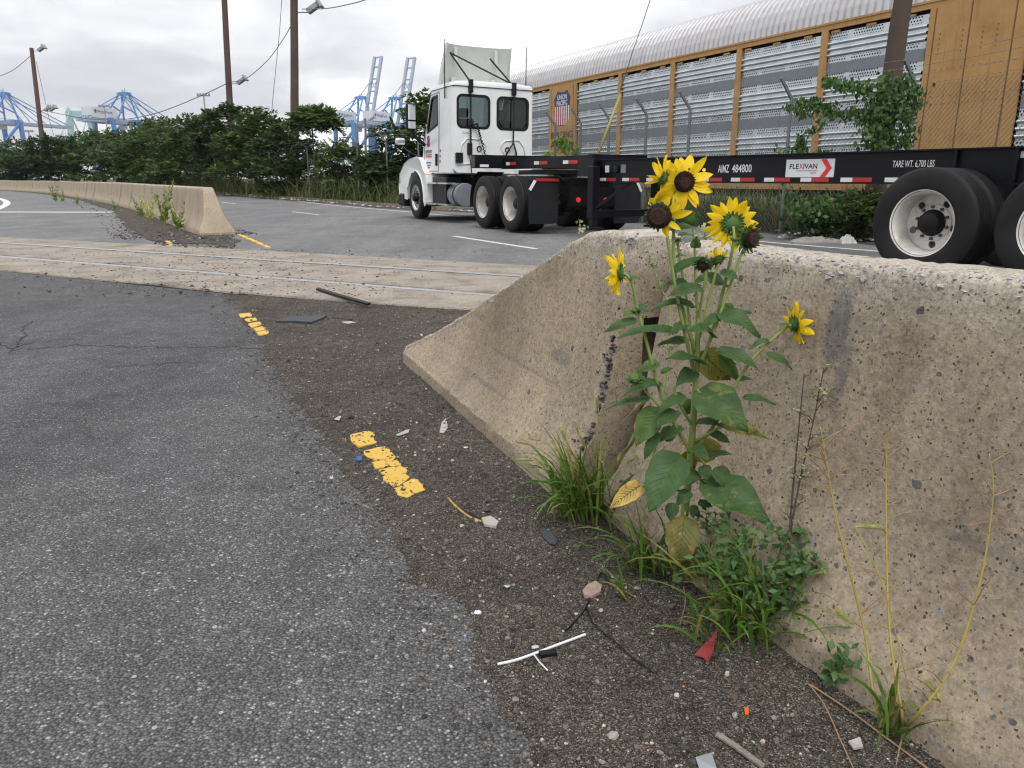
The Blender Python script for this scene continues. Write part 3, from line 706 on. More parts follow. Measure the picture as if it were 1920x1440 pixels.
# broken corner of the sloping section: dark stones bared
pts = []; rad = []
for (zc, yc, k, sz, sy) in ((0.48, 2.0, 40, 0.05, 0.035), (0.40, 2.0, 40, 0.045, 0.03), (0.215, 2.0, 40, 0.022, 0.05), (0.30, 2.0, 14, 0.05, 0.02)):
    for i in range(k):
        z = random.gauss(zc, sz); y = 1.972 + abs(random.gauss(0, sy)); pts.append((-hw(z) + random.uniform(0.003, 0.010), y, z)); rad.append(random.uniform(0.003, 0.0095))
M['chips'] = island_mat('bared_stone', [(0.0, (0.012, 0.013, 0.017)), (0.6, (0.035, 0.037, 0.045)), (1.0, (0.2, 0.2, 0.2))], 0.5)
stone_mesh('bared_stone', pts, rad, M['chips'], parent=b1)
M['topchips'] = island_mat('worn_top_stone', [(0.0, (0.18, 0.185, 0.2)), (0.35, (0.34, 0.345, 0.36)), (0.7, (0.42, 0.41, 0.4)), (1.0, (0.38, 0.33, 0.27))], 0.7)
for ob_, y0_, y1_, zf, n_ in ((b2, 0.0, 1.78, lambda y: 0.835 + 0.004 * math.sin(3 * y), 340), (b1, 1.98, 4.0, z1, 300)):
    pts = []; rad = []
    for i in range(n_):
        y = random.uniform(y0_, y1_); zt = zf(y); a = abs(random.gauss(0.9, .55)); rr = .03; r = min(random.lognormvariate(math.log(.0052), .5), .016)
        w0 = hw(zt - rr); ca = max(0, math.cos(min(a, 1.57))); pts.append((-(w0 - rr + rr * ca) + r * .55 * ca, y, zt - rr + rr * math.sin(min(a, 1.57)) - r * .42 - (.03 * max(0, .5 - a) * random.random()))); rad.append(r)
    stone_mesh('worn_stones', pts, rad, M['topchips'], flat=.5, parent=ob_)
# far run of barrier sections
ORD = ['first', 'second', 'third', 'fourth', 'fifth', 'sixth', 'seventh', 'eighth', 'ninth', 'tenth', 'eleventh', 'twelfth', 'thirteenth', 'fourteenth', 'fifteenth', 'sixteenth', 'seventeenth', 'eighteenth', 'nineteenth', 'twentieth', 'twenty-first', 'twenty-second', 'twenty-third', 'twenty-fourth', 'twenty-fifth', 'twenty-sixth']
Lb = [0]
for a, b in zip(BAR, BAR[1:]): Lb.append(Lb[-1] + (b - a).length)
def bar_at(d):
    i = max(0, min(len(BAR) - 2, int(np.searchsorted(Lb, d)) - 1)); f = (d - Lb[i]) / (Lb[i + 1] - Lb[i]); return BAR[i].lerp(BAR[i + 1], f)
d0 = 0.0; proto = None; k = 0
while d0 < Lb[-1] - 3.2 and k < 26:
    ln = 3.05; a, b = bar_at(d0), bar_at(d0 + ln); dv = b - a; rz = math.atan2(-dv.x, dv.y)
    if k == 0:
        ob = barrier('concrete_barrier', 0.0, ln - 0.015, lambda y: min(0.845, 0.05 + y * 1.5), M['concrete_far'], a, rz, 60, 14, 0.4, seed=20, endchip=.003)
        lab = 'tan concrete barrier section with slanting end by the rail crossing, weeds at its foot'
    else:
        if proto is None:
            proto = barrier('concrete_barrier', 0.0, ln - 0.015, lambda y: 0.845, M['concrete_far'], a, rz, 20, 14, 0.4, seed=31, endchip=.003); ob = proto
        else:
            ob = proto.copy(); COL.objects.link(ob)
        ob.location = a + Vector((0, 0, random.uniform(-0.012, 0.012))); ob.rotation_euler = (0, 0, rz + random.uniform(-0.008, 0.008))
        lab = 'tan concrete barrier section, %s along the far row counted from its slanting end' % ORD[k]
    tag(ob, lab, 'barrier', 'far row of concrete barrier sections'); d0 += ln; k += 1

# ---- broken yellow paint dashes, each flake a piece of its own
def paint_mark(label, quads, rim=0.006, zmin=0.0):
    c = sum((G(*p) for q in quads for p in q), Vector()) / sum(len(q) for q in quads)
    e = empty('yellow_road_marking', (c.x, c.y, 0))
    for q in quads:
        P = [G(*p) - Vector((c.x, c.y, 0)) for p in q]; cen = sum(P, Vector()) / len(P)
        out = []
        for a, b in zip(P, P[1:] + P[:1]):
            for t in (0.12, 0.36, 0.62, 0.86): out.append(a.lerp(b, t))
        out = [p + Vector((random.gauss(0, rim * .35), random.gauss(0, rim * .35), 0)) for p in out]
        zb = max(sorted(dirt_z(p.x + c.x, p.y + c.y) for p in out)[int(len(out) * .8)], zmin) + 0.0015
        b = MB(); n_ = len(out); top = [cen + (p - cen) * 0.97 for p in out]
        b.add([(p.x, p.y, zb - 0.02) for p in out] + [(p.x, p.y, zb) for p in top], [tuple(range(n_, 2 * n_))] + [(i, (i + 1) % n_, (i + 1) % n_ + n_, i + n_) for i in range(n_)])
        b.build('paint_flake', M['yellow_paint'], e)
    tag(e, label, 'road marking', 'broken yellow dashes along the shoulder'); return e
paint_mark('cracked yellow paint dash on the gravel left of the near barrier', [
    [(656, 822), (690, 815), (700, 818), (702, 833), (708, 838), (690, 842), (672, 846), (660, 836)],
    [(680, 852), (722, 843), (734, 852), (728, 868), (705, 871), (684, 862)],
    [(722, 866), (734, 853), (744, 866), (727, 875)], [(696, 873), (723, 869), (730, 880), (706, 886)],
    [(724, 873), (746, 868), (754, 879), (733, 883)], [(708, 888), (732, 883), (756, 880), (767, 892), (738, 900), (716, 896)],
    [(716, 900), (760, 895), (770, 903), (750, 918), (736, 921), (722, 910)], [(754, 916), (774, 905), (786, 908), (798, 926), (780, 933), (764, 926)], [(738, 923), (754, 918), (776, 934), (766, 941), (748, 938)]])
paint_mark('small scuffed yellow paint dash near the concrete crossing', [
    [(446, 590), (470, 587), (474, 594), (452, 597)], [(458, 600), (478, 596), (484, 602), (464, 606)], [(464, 608), (488, 604), (492, 611), (472, 616)], [(474, 618), (496, 613), (500, 620), (482, 624)], [(480, 626), (504, 621), (505, 629), (485, 631)]])
paint_mark('long yellow paint dash at the edge of the truck road', [
    [(443, 440), (452, 441), (466, 446), (458, 447)], [(460, 448), (468, 447), (484, 454), (476, 455)], [(478, 456), (486, 455), (497, 460), (490, 461)], [(492, 462), (499, 461), (509, 465), (500, 466)]], 0.01, .014)
paint_mark('tiny yellow paint remnant in front of the far barrier end', [[(309, 453), (318, 453), (322, 457), (313, 458)], [(314, 459), (322, 458), (325, 461), (318, 462)]], 0.008, .014)
# ================================================================ WHEELS
TY = [(.302, -.12), (.318, -.134), (.36, -.142), (.43, -.141), (.485, -.131), (.511, -.112), (.52, -.092)]
GR = []
for g_ in (-.066, -.022, .022, .066): GR += [(.52, g_ - .007), (.506, g_ - .005), (.506, g_ + .005), (.52, g_ + .007)]
TYRE = TY + GR + [(r, -h) for r, h in reversed(TY)]
def make_wheel(kind, n=40):
    e = empty('wheel')
    MB().lathe(TYRE, 'x', n, close=True).build('tyre', M['rubber'], e, smooth='auto')
    if kind == 'inner':
        MB().lathe([(.315, -.12), (.27, -.05), (.1, -.02), (0.02, -.02)], 'x', 20).build('rim', M['rim'], e, smooth='auto'); return e
    deep = kind == 'dual'
    hd = 0.095 if deep else -0.075
    prof = [(.284, -.10), (.286, -.128), (.297, -.136), (.292, -.126), (.276, -.112)] + ([(.264, -.06), (.256, 0.02), (.248, 0.085)] if deep else [(.262, -.10), (.25, -.09)])
    prof = [(r * 1.07, h) for r, h in prof]
    rim = MB().lathe(prof, 'x', n)
    holes = [circle(.208 * math.cos(a), .208 * math.sin(a), .036 if deep else .03) for a in [2 * math.pi * (i + .25) / (5 if deep else 8) for i in range(5 if deep else 8)]]
    rim.plate([circle(0, 0, .278, 36)] + holes, 0.012, lambda a, b, d: (hd + d, a, b))
    rim.lathe([(.18, hd), (.175, hd - .012), (.11, hd - .014)], 'x', 28)
    rim.build('rim', M['rim'] if deep else M['alloy'], e, smooth='auto')
    hub = MB().lathe([(.128, hd), (.128, hd - .03), (.112, hd - .05), (.10, hd - .11), (.08, hd - .125), (0.001, hd - .128)], 'x', 20)
    if deep:
        for i in range(6):
            a = i * math.pi / 3; hub.tube([(hd - .01, .105 * math.cos(a), .105 * math.sin(a)), (hd - .07, .10 * math.cos(a), .10 * math.sin(a))], .02, 6)
    hub.build('hub', M['black'], e, smooth='auto')
    for i in range(10):
        a = 2 * math.pi * (i + .5) / 10
        MB().tube([(hd, .152 * math.cos(a), .152 * math.sin(a)), (hd - .04, .152 * math.cos(a), .152 * math.sin(a))], .0155, 6).build('wheel_nut', M['rust'] if deep else M['black'], e)
    return e
W_DUAL, W_INNER, W_STEER = make_wheel('dual', 56), make_wheel('inner', 32), make_wheel('steer', 36)
def put_wheel(proto, parent, x, y, right=False, rot=0.0):
    c = copy_tree(proto, parent); c.location = (x, y, .52); c.rotation_euler = (rot, 0, math.pi if right else 0); return c
def kill(o):
    for c in list(o.children): kill(c)
    bpy.data.objects.remove(o)

# ================================================================ TRACTOR UNIT
T = empty('semi_truck', (1.047, 15.535, 0), R(26), roll=R(0.9)); T.scale = (1, 1, 1)
tag(T, 'white day cab truck with raised roof fairing pulling the black chassis', 'truck')
cab = MB()
cab.plate([rrect(-1.0, 1.0, 1.12, 3.03, .14), rrect(-.90, -.09, 2.10, 2.82, .13), rrect(.09, .90, 2.10, 2.82, .13)], .05, lambda a, b, d: (a, 3.44 + d, b))
SIDE = [(3.46, 1.12), (5.35, 1.12), (5.42, 1.45), (5.36, 1.80), (4.80, 2.98), (3.46, 3.02)]
WIN = [(4.38, 2.20), (5.12, 2.03), (5.12, 2.2), (4.84, 2.80), (4.76, 2.86), (4.38, 2.88)]
for s in (-1, 1):
    cab.plate([SIDE, WIN], .05, lambda a, b, d, s=s: (s * (1.0 - d + .03 * max(0, 2.2 - b)), a, b))
cab.box(-.98, .98, 5.28, 5.34, 1.12, 1.78)
cab.box(-.98, .98, 3.5, 5.3, 1.10, 1.16)
cab.beam((-.97, 5.34, 1.80), (-.95, 4.8, 2.97), .07, .07); cab.beam((.97, 5.34, 1.80), (.95, 4.8, 2.97), .07, .07)
CAB = cab.build('cab', M['white'], T, smooth='auto')
rf = MB().loft([[(x * w, y, z0 + (z - 3.0) * k) for x, z in ((-1, 3.0), (-.985, 3.06), (-.93, 3.10), (-.5, 3.135), (.5, 3.135), (.93, 3.10), (.985, 3.06), (1, 3.0))]
                for y, w, z0, k in ((3.41, .985, 3.0, .5), (3.44, 1.005, 3.0, .9), (3.7, 1.01, 3.0, 1.0), (4.5, 1.01, 3.0, 1.0), (4.78, .99, 2.98, .8), (4.9, .96, 2.93, .3))])
rf.build('roof', M['white'], T, smooth='auto')
MB().box(-1.012, 1.012, 3.425, 4.8, 2.985, 3.0).build('roof_seam', M['textblue'], T)
for x0, x1 in ((-.90, -.09), (.09, .90)):
    g_ = MB().plate([rrect(x0 - .004, x1 + .004, 2.096, 2.824, .13)], .008, lambda a, b, d: (a, 3.455 + d, b)).build('rear_window', M['glass'], T)
    MB().plate([rrect(x0 - .012, x1 + .012, 2.088, 2.832, .14), rrect(x0 + .045, x1 - .045, 2.145, 2.775, .10)], .02, lambda a, b, d: (a, 3.434 + d, b)).build('window_seal', M['plastic'], g_)
for s in (-1, 1):
    dw = MB().plate([WIN], .006, lambda a, b, d, s=s: (s * (.985 - d), a, b)).build('door_window', M['glass'], T)
    inner = [(4.43, 2.25), (5.06, 2.10), (5.06, 2.2), (4.81, 2.76), (4.74, 2.81), (4.43, 2.83)]
    MB().plate([WIN, inner], .012, lambda a, b, d, s=s: (s * (1.008 - d), a, b)).build('window_seal', M['plastic'], dw)
    dr = MB()
    DO = [(4.28, 1.16), (5.28, 1.16), (5.30, 1.75), (5.2, 2.05), (4.86, 2.90), (4.28, 2.93)]
    for a, b in zip(DO, DO[1:] + DO[:1]): dr.beam((s * (1.004 + .03 * max(0, 2.2 - a[1])), *a), (s * (1.004 + .03 * max(0, 2.2 - b[1])), *b), .012)
    d_ = dr.build('door', M['bandgrey'], T); d_['label'] = 'thin shut line of the door'
    MB().box(s * 1.05 - .02, s * 1.05 + .02, 4.36, 4.43, 1.28, 1.56).build('door_handle', M['plastic'], d_, bevel=.012)
MB().add([(-.92, 5.36, 1.82), (.92, 5.36, 1.82), (.90, 4.83, 2.94), (-.90, 4.83, 2.94)], [(0, 1, 2, 3)]).build('windscreen', M['glass'], T)
for s in (-1, 1): MB().plate([SIDE, WIN], .004, lambda a, b, d, s=s: (s * (.935 - d), a, b)).build('door_lining', M['plastic'], T)
MB().box(-.93, .93, 3.5, 4.8, 2.93, 2.94).box(-.93, .93, 5.262, 5.27, 1.17, 1.78).box(-.93, .93, 3.5, 5.26, 1.165, 1.17).build('cab_lining', M['plastic'], T)
for s in (-.5, .5):
    MB().box(s - .25, s + .25, 3.95, 4.10, 1.5, 2.35).box(s - .26, s + .26, 4.0, 4.55, 1.45, 1.6).box(s - .12, s + .12, 3.97, 4.07, 2.37, 2.58).build('seat', M['plastic'], T, bevel=.04)
MB().box(-.9, .9, 4.9, 5.27, 1.5, 1.85).build('dashboard', M['plastic'], T, bevel=.05)
hd = MB().loft([[(-w, y, bt), (-w, y, tp - .28), (-w * .86, y, tp - .09), (-w * .5, y, tp), (w * .5, y, tp), (w * .86, y, tp - .09), (w, y, tp - .28), (w, y, bt)]
                for y, w, tp, bt in ((5.3, .97, 1.82, 1.0), (5.6, .90, 1.74, 1.0), (6.1, .84, 1.60, .9), (6.5, .78, 1.42, .8), (6.75, .72, 1.2, .7), (6.85, .66, .98, .6))])
hd.build('hood', M['white'], T, smooth='auto')
arc = [(5.6 + .63 * math.cos(R(a)), .54 + .63 * math.sin(R(a))) for a in range(-6, 187, 8)]
FEN = [(6.86, .50), (6.88, .80), (6.76, 1.12), (6.45, 1.36), (6.05, 1.47), (5.5, 1.50), (5.2, 1.42), (4.98, 1.18), (4.80, 1.10), (4.72, .9), (4.72, .42), (4.92, .34)]
for s in (-1, 1):
    MB().plate([FEN + list(reversed(arc))], .46, lambda a, b, d, s=s: (s * (1.17 - d - .05 * max(0, b - 1.1)), a, b)).build('fender', M['white'], T, smooth='auto', bevel=.02)
    MB().tube([(s * .62, 5.6, .54), (s * 1.0, 5.6, .54)], .08, 10).build('axle_end', M['black'], T)
    MB().box(s * 1.12 - .03, s * 1.12 + .03, 4.82, 5.12, 1.12, 1.155).build('marker_lamp', M['amber'], T)
    MB().box(s * 1.02 - .16, s * 1.02 + .16, 6.78, 6.90, .85, 1.12).build('headlight', M['glass'], T, bevel=.03)
MB().box(-1.19, 1.19, 6.45, 6.97, .28, .62).build('bumper', M['plastic'], T, bevel=.06)
# roof fairing on its struts
fr = MB(); rows = []
for i in range(9):
    v = i / 8; z = 3.08 + v * .93; y = 4.62 - .30 * v; w = .90 - .09 * v; rows.append([(w * (k / 6 - 1), y + .16 * (1 - abs(k / 6 - 1) ** 3) + .04 * math.sin(v * 3), z) for k in range(13)])
fr.grid(rows); fr.grid([[(x, y + .03, z) for x, y, z in r] for r in rows])
for s in (0, 12):
    fr.grid([[(r[s][0], r[s][1] - .14, r[s][2]), (r[s][0], r[s][1] + .03, r[s][2])] for r in rows])
fr.grid([[(x, y, z) for x, y, z in rows[-1]], [(x, y + .03, z) for x, y, z in rows[-1]]])
fr.build('roof_fairing', M['offwhite'], T, smooth='auto', fix=False)
for x in (-.52, .52):
    MB().box(x - .05, x + .05, 4.60, 4.68, 3.12, 3.32).box(x - .04, x + .04, 4.42, 4.5, 3.6, 3.95).build('fairing_bracket', M['offwhite'], T, bevel=.015)
for a, b in (((-.72, 4.3, 3.80), (-.55, 3.5, 3.10)), ((-.72, 4.3, 3.80), (.48, 3.5, 3.12)), ((.30, 4.3, 3.74), (.48, 3.5, 3.12))):
    MB().tube([a, b], .02, 6).build('fairing_strut', M['plastic'], T)
for x in (-.58, .50):
    MB().box(x - .05, x + .05, 3.36, 3.46, 2.86, 3.14).build('hose_bracket', M['plastic'], T, bevel=.015)
# rear wall pressings, hoses, sockets
for s in (-1, 1):
    lp = [(s * a, 3.428, z) for a, z in ((.86, 1.30), (.80, 1.72), (.66, 1.88), (.30, 1.86), (.18, 1.72), (.42, 1.34), (.86, 1.30))]
    MB().tube(lp, .016, 5).build('wall_pressing', M['white'], T, smooth=True)
    MB().lathe([(.062, -.01), (.062, .012), (.045, .012), (.045, -.01)], 'y', 18, (s * .36, 3.42, 1.66), close=True).build('grommet', M['plastic'], T)
    MB().tube([(s * .99, 3.435, 1.2), (s * .985, 3.435, 2.9)], .01, 5).build('wall_seam', M['white'], T)
MB().tube([(0 + .17 * math.cos(R(a)), 3.43, 1.30 + .22 * math.sin(R(a))) for a in range(0, 181, 20)], .016, 5).build('wall_pressing', M['white'], T, smooth=True)
def coil(pts, r, R_, turns, name='air_hose'):
    P = []
    pts = [Vector(p) for p in pts]; n_ = turns * 6
    for i in range(n_ + 1):
        t = i / n_ * (len(pts) - 1); k = min(int(t), len(pts) - 2); c = pts[k].lerp(pts[k + 1], t - k); a = 2 * math.pi * i / 6
        P.append(c + Vector((R_ * math.cos(a), R_ * math.sin(a), 0)))
    MB().tube(P, r, 5).build(name, M['plastic'], T, smooth=True)
coil([(-.60, 3.37, 2.85), (-.60, 3.36, 1.75)], .012, .018, 26)
coil([(-.55, 3.36, 2.15), (-.45, 3.35, 2.2), (-.36, 3.35, 1.9), (-.22, 3.34, 1.45), (-.1, 3.3, 1.36)], .014, .020, 24)
MB().tube([(.50, 3.37, 2.86), (.48, 3.37, 1.8), (.40, 3.36, 1.7), (.2, 3.35, 1.4), (.12, 3.33, 1.32)], .018, 6).build('air_hose', M['plastic'], T, smooth=True)
MB().tube([(.49, 3.36, 1.8), (.55, 3.35, 1.6), (.56, 3.33, 1.3)], .022, 6).build('air_hose', M['plastic'], T, smooth=True)
MB().tube([(-.62, 3.37, 1.5), (-.62, 3.3, 1.3), (-.72, 3.0, 1.02)], .014, 6).build('air_hose', M['plastic'], T, smooth=True)
MB().box(-.66, -.55, 3.36, 3.44, 1.52, 1.78).build('hose_socket', M['plastic'], T, bevel=.015)
MB().box(-.95, -.78, 3.36, 3.44, 1.34, 1.56).build('hose_socket', M['plastic'], T, bevel=.015)
MB().box(-.78, -.55, 3.425, 3.44, 2.0, 2.06).build('warning_label', M['tapewhite'], T)
# lettering on the doors
for s in (-1, 1):
    def side(y, z, off=.006): return Vector((s * (1.0 + .03 * max(0, 2.2 - z) + off), y, z))
    X = (0, s, 0)
    text('door_lettering', 'S', M['textblue'], T, frame(side(5.03, 1.88), X, (0, 0, 1)), .20, .22, .03)
    text('door_lettering', 'S', M['textred'], T, frame(side(5.00, 1.83, .010), X, (0, 0, 1)), .18, .20, .03)
    text('door_lettering', 'SAFEWAY', M['textblue'], T, frame(side(5.0, 1.62), X, (0, 0, 1)), .46, .085, .03)
    for zz, ww, mm in ((1.545, .44, 'textred'), (1.50, .44, 'textred'), (1.36, .40, 'textblue'), (1.30, .34, 'textblue'), (1.245, .24, 'textblue')):
        b = MB(); y = -ww / 2
        while y < ww / 2 - .03:
            l = random.uniform(.018, .035); p = side(5.0 + y, zz, .004); b.box(p.x - .001, p.x + .001, p.y, p.y + l, p.z - .015, p.z + .015); y += l + .012
        b.build('small_print', M[mm], T)
    for zz, mm in ((1.62, 'textblue'), (1.50, 'signred'), (1.38, 'vine')):
        p = side(4.2, zz); MB().lathe([(.035, 0), (.001, s * .002)], 'x', 12, p).build('round_sticker', M[mm], T)
    p = side(5.3, 1.3, .01); MB().lathe([(.05, 0), (.001, s * .003)], 'x', 14, p).build('badge', M['bandgrey'], T)
# mirrors, aerial, steps, tank, frame
for s in (-1, 1):
    mi = MB().box(s * 1.45 - .12, s * 1.45 + .12, 4.96, 5.10, 2.10, 2.72).build('mirror', M['plastic'], T, bevel=.05)
    MB().box(s * 1.45 - .09, s * 1.45 + .09, 4.945, 4.96, 2.34, 2.68).build('mirror_glass', M['mirror'], mi)
    MB().box(s * 1.45 - .09, s * 1.45 + .09, 4.945, 4.96, 2.14, 2.30).build('mirror_glass', M['mirror'], mi)
    MB().tube([(s * 1.42, 5.05, 2.12), (s * 1.34, 5.10, 1.98), (s * 1.04, 5.22, 1.78)], .045, 7).build('mirror_arm', M['plastic'], mi)
    hm = MB().box(s * 1.28 - .13, s * 1.28 + .13, 6.36, 6.46, 1.82, 1.99).build('hood_mirror', M['alloy'], T, bevel=.045)
    MB().tube([(s * 1.26, 6.42, 1.83), (s * 1.1, 6.3, 1.66), (s * .86, 6.0, 1.5)], .018, 6).build('mirror_arm', M['plastic'], hm)
    MB().tube([(s * 1.03, 3.85, 2.75), (s * 1.03, 3.85, 4.0)], [.016, .008], 5).build('aerial', M['plastic'], T)
    for z in (.86, .38):
        for y0, y1 in ((3.35, 3.95), (4.08, 4.70)):
            MB().box(s * 1.08 - .10, s * 1.08 + .10, y0, y1, z, z + .035).build('step', M['alloy'], T)
    MB().lathe([(.001, 3.12), (.25, 3.12), (.26, 3.15), (.26, 3.62), (.25, 3.65), (.001, 3.65)], 'y', 28, (s * .82, 0, .63)).build('fuel_tank', M['bandgrey'], T, smooth='auto')
    MB().lathe([(.262, 3.24), (.268, 3.24), (.268, 3.30), (.262, 3.30)], 'y', 28, (s * .82, 0, .63), close=True).build('tank_strap', M['plastic'], T)
    MB().box(s * .85 - .2, s * .85 + .2, 3.75, 4.68, .38, 1.02).build('battery_box', M['black'], T, bevel=.02)
    MB().box(s * .43 - .04, s * .43 + .04, -.95, 6.3, .72, 1.02).build('frame_rail', M['black'], T)
    for y0, a0, a1 in ((1.3, 60, 205),):
        P = [(y0 + .60 * math.cos(R(180 - a)), .52 + .60 * math.sin(R(180 - a))) for a in range(-20, 100, 10)]
        MB().grid([[(s * .62, y0 + .64 * math.cos(R(a)), .52 + .64 * math.sin(R(a))), (s * 1.22, y0 + .64 * math.cos(R(a)), .52 + .64 * math.sin(R(a)))] for a in range(-10, 75, 8)]).build('quarter_fender', M['plastic'], T, smooth=True)
    fl = MB().plate([[(.62, .18), (1.20, .18), (1.22, .30), (1.22, .78), (1.10, .98), (.62, .98)]], .015, lambda a, b, d, s=s: (s * a, -.80 + d, b)).build('mud_flap', M['flap'], T)
    MB().beam((s * .62, -.81, .965), (s * 1.09, -.81, .965), .02, .05).build('reflective_strip', M['red'], fl)
    MB().beam((s * 1.11, -.81, .95), (s * 1.215, -.81, .78), .02, .05).build('reflective_strip', M['tapewhite'], fl)
    MB().tube([(s * .45, -.75, .9), (s * .62, -.79, 1.02), (s * 1.08, -.79, 1.0)], .035, 6).build('flap_hanger', M['plastic'], T)
    lm = MB().lathe([(.045, -.98), (.045, -1.0), (.001, -1.004)], 'y', 14, (s * .30, 0, .62)).build('tail_lamp', M['redlamp'], T)
    for y in (0.0, 1.3):
        put_wheel(W_DUAL, T, s * 1.08, y, s > 0, .3 + y); put_wheel(W_INNER, T, s * .755, y, s > 0)
    put_wheel(W_STEER, T, s * 1.03, 5.6, s > 0, .2)
MB().box(-.5, .5, -.97, -.9, .5, .85).build('rear_crossmember', M['black'], T)
for y in (0, 1.3): MB().tube([(-1.0, y, .52), (1.0, y, .52)], .1, 8).lathe([(.02, -.2), (.22, -.1), (.22, .1), (.02, .2)], 'x', 12, (0, y, .55)).build('drive_axle', M['black'], T)
MB().tube([(-.9, 5.6, .48), (.9, 5.6, .48)], .06, 6).build('steer_axle', M['black'], T)
MB().plate([[(-.45, -.15), (-.2, -.35), (.2, -.35), (.45, -.15), (.45, 1.2), (-.45, 1.2)]], .08, lambda a, b, d: (a, b, 1.08 + d)).build('fifth_wheel', M['black'], T)
MB().box(-.38, .38, 3.9, 6.3, .5, 1.08).build('engine', M['black'], T)

# ================================================================ CONTAINER CHASSIS TRAILER
TT = R(33.3)
oc = Vector((4.2, 8.05, 0)) + 1.22 * Vector((math.cos(TT), math.sin(TT), 0))
C = empty('container_chassis', oc, TT)
tag(C, 'empty black gooseneck container chassis with striped reflectors behind the white truck', 'trailer')
for s in (-1, 1):
    b = MB().box(s * .55 - .012, s * .55 + .012, -2.4, 6.1, .955, 1.295).box(s * .55 - .07, s * .55 + .07, -2.4, 6.1, .94, .955).box(s * .55 - .07, s * .55 + .07, -2.4, 6.1, 1.295, 1.31)
    rl = b.build('main_rail', M['navy'], C)
    for y in (-1.9, -.55, .05): MB().box(s * .565, s * .615, y, y + .03, .956, 1.294).build('rail_stiffener', M['navy'], rl)
    gn = MB().box(s * .50 - .05, s * .50 + .05, 6.1, 9.0, 1.20, 1.39).box(s * .50 - .09, s * .50 + .09, 6.1, 9.0, 1.185, 1.20).build('gooseneck_rail', M['navy'], C)
    y = 5.95
    while y > .35:
        for yy, l, mm in ((y - .16, .16, 'tapewhite'), (y - .41, .25, 'red')):
            MB().box(s * .563, s * .568, yy + .002, yy + l - .002, .962, 1.012).build('reflective_strip', M[mm], rl)
        y -= .566
    for yy, l, mm in ((-.75, .2, 'tapewhite'), (-1.2, .44, 'red'), (-1.5, .2, 'tapewhite')):
        MB().box(s * .563, s * .568, yy, yy + l, 1.20, 1.262).build('reflective_strip', M[mm], rl)
    for yy, l, mm in ((8.75, .13, 'tapewhite'), (8.52, .22, 'red'), (7.75, .16, 'tapewhite'), (7.48, .26, 'red'), (6.85, .16, 'tapewhite'), (6.58, .26, 'red'), (6.25, .14, 'tapewhite')):
        MB().box(s * .552, s * .557, yy, yy + l - .004, 1.255, 1.315).build('reflective_strip', M[mm], gn)
    # landing gear
    lg = MB().box(s * .72 - .075, s * .72 + .075, 5.85, 6.0, .35, 1.2).build('landing_leg', M['navy'], C, bevel=.012)
    MB().box(s * .72 - .05, s * .72 + .05, 5.875, 5.975, .2, .36).build('leg_foot', M['black'], lg)
    MB().box(s * .72 - .16, s * .72 + .16, 5.80, 6.05, .165, .20).build('leg_foot', M['black'], lg)
    MB().beam((s * .72, 5.9, .5), (s * .5, 5.2, .96), .05).build('leg_brace', M['navy'], lg)
    MB().beam((s * .62, 6.0, 1.18), (s * .55, 6.5, 1.2), .1, .3).build('neck_gusset', M['navy'], C)
    for yy in (0, -1.25):
        
        for pr_, xx in ((W_DUAL, 1.08), (W_INNER, .755)):
            w_ = put_wheel(pr_, C, s * xx, yy, s > 0, .55 + yy); w_.scale = (1.0, 1.07, 1.07); w_.location.z = .556
        MB().box(s * .5 - .09, s * .5 + .09, yy - .1, yy + .1, .55, .95).build('spring_hanger', M['black'], C)
    MB().plate([[(.8, .2), (1.2, .2), (1.2, .9), (.8, .9)]], .012, lambda a, b, d, s=s: (s * a, -2.2 + d, b)).build('mud_flap', M['flap'], C)
    lab = MB().box(s * .563, s * .567, 5.72, 5.82, 1.10, 1.21).build('white_label', M['tapewhite'], C)
    MB().lathe([(.06, 0), (.06, s * .05), (.001, s * .055)], 'x', 16, (s * .563, 5.52, 1.15)).build('round_socket', M['plastic'], C)
    MB().box(s * .563, s * .575, 5.3, 5.42, 1.09, 1.22).build('reflector', M['bandgrey'], C)
    MB().lathe([(.022, 0), (.02, s * .02), (.001, s * .026)], 'x', 12, (s * .563, 3.62, 1.12)).build('marker_lamp', M['amber'], C)
    X = (0, s, 0)
    for tx_, cc, ww in (('AIMZ', .195, .20), ('484800', -.125, .34)): text('rail_lettering', tx_, M['textwhite'], C, frame((s * .566, 3.07 - s * cc, 1.135), X, (0, 0, 1)), ww, .105, .012)
    text('rail_lettering', 'TARE WT. 6,700 LBS', M['textwhite'], C, frame((s * .566, .54, 1.155), X, (0, 0, 1)), .48, .085, .008)
    sg = MB().box(s * .562, s * .570, 1.52, 2.22, 1.018, 1.235).build('sign_plate', M['signwhite'], C)
    q = 1 if s < 0 else -1; yc = 1.87
    for tx_, cc, ww, mm in (('FLE', .225, .135, 'textblack'), ('X', .122, .056, 'signred'), ('IVAN', -.012, .20, 'textblack')):
        text('sign_lettering', tx_, M[mm], sg, frame((s * .5715, yc + q * cc, 1.150), X, (0, 0, 1)), ww, .062, .02)
    MB().beam((s * .572, yc + q * .19, 1.098), (s * .572, yc - q * .12, 1.098), .003, .005, (1, 0, 0)).build('sign_line', M['textblack'], sg)
    MB().beam((s * .572, yc - q * .02, 1.075), (s * .572, yc - q * .10, 1.075), .003, .014, (1, 0, 0)).build('sign_line', M['signred'], sg)
    MB().plate([[(yc - q * .16, 1.022), (yc - q * .235, 1.022), (yc - q * .32, 1.1265), (yc - q * .235, 1.231), (yc - q * .16, 1.231), (yc - q * .245, 1.1265)]], .003, lambda a, b, d, s=s: (s * (.5705 + d), a, b)).build('sign_arrow', M['signred'], sg)
MB().box(-1.2, 1.2, 8.98, 9.14, 1.20, 1.45).build('front_bolster', M['navy'], C)
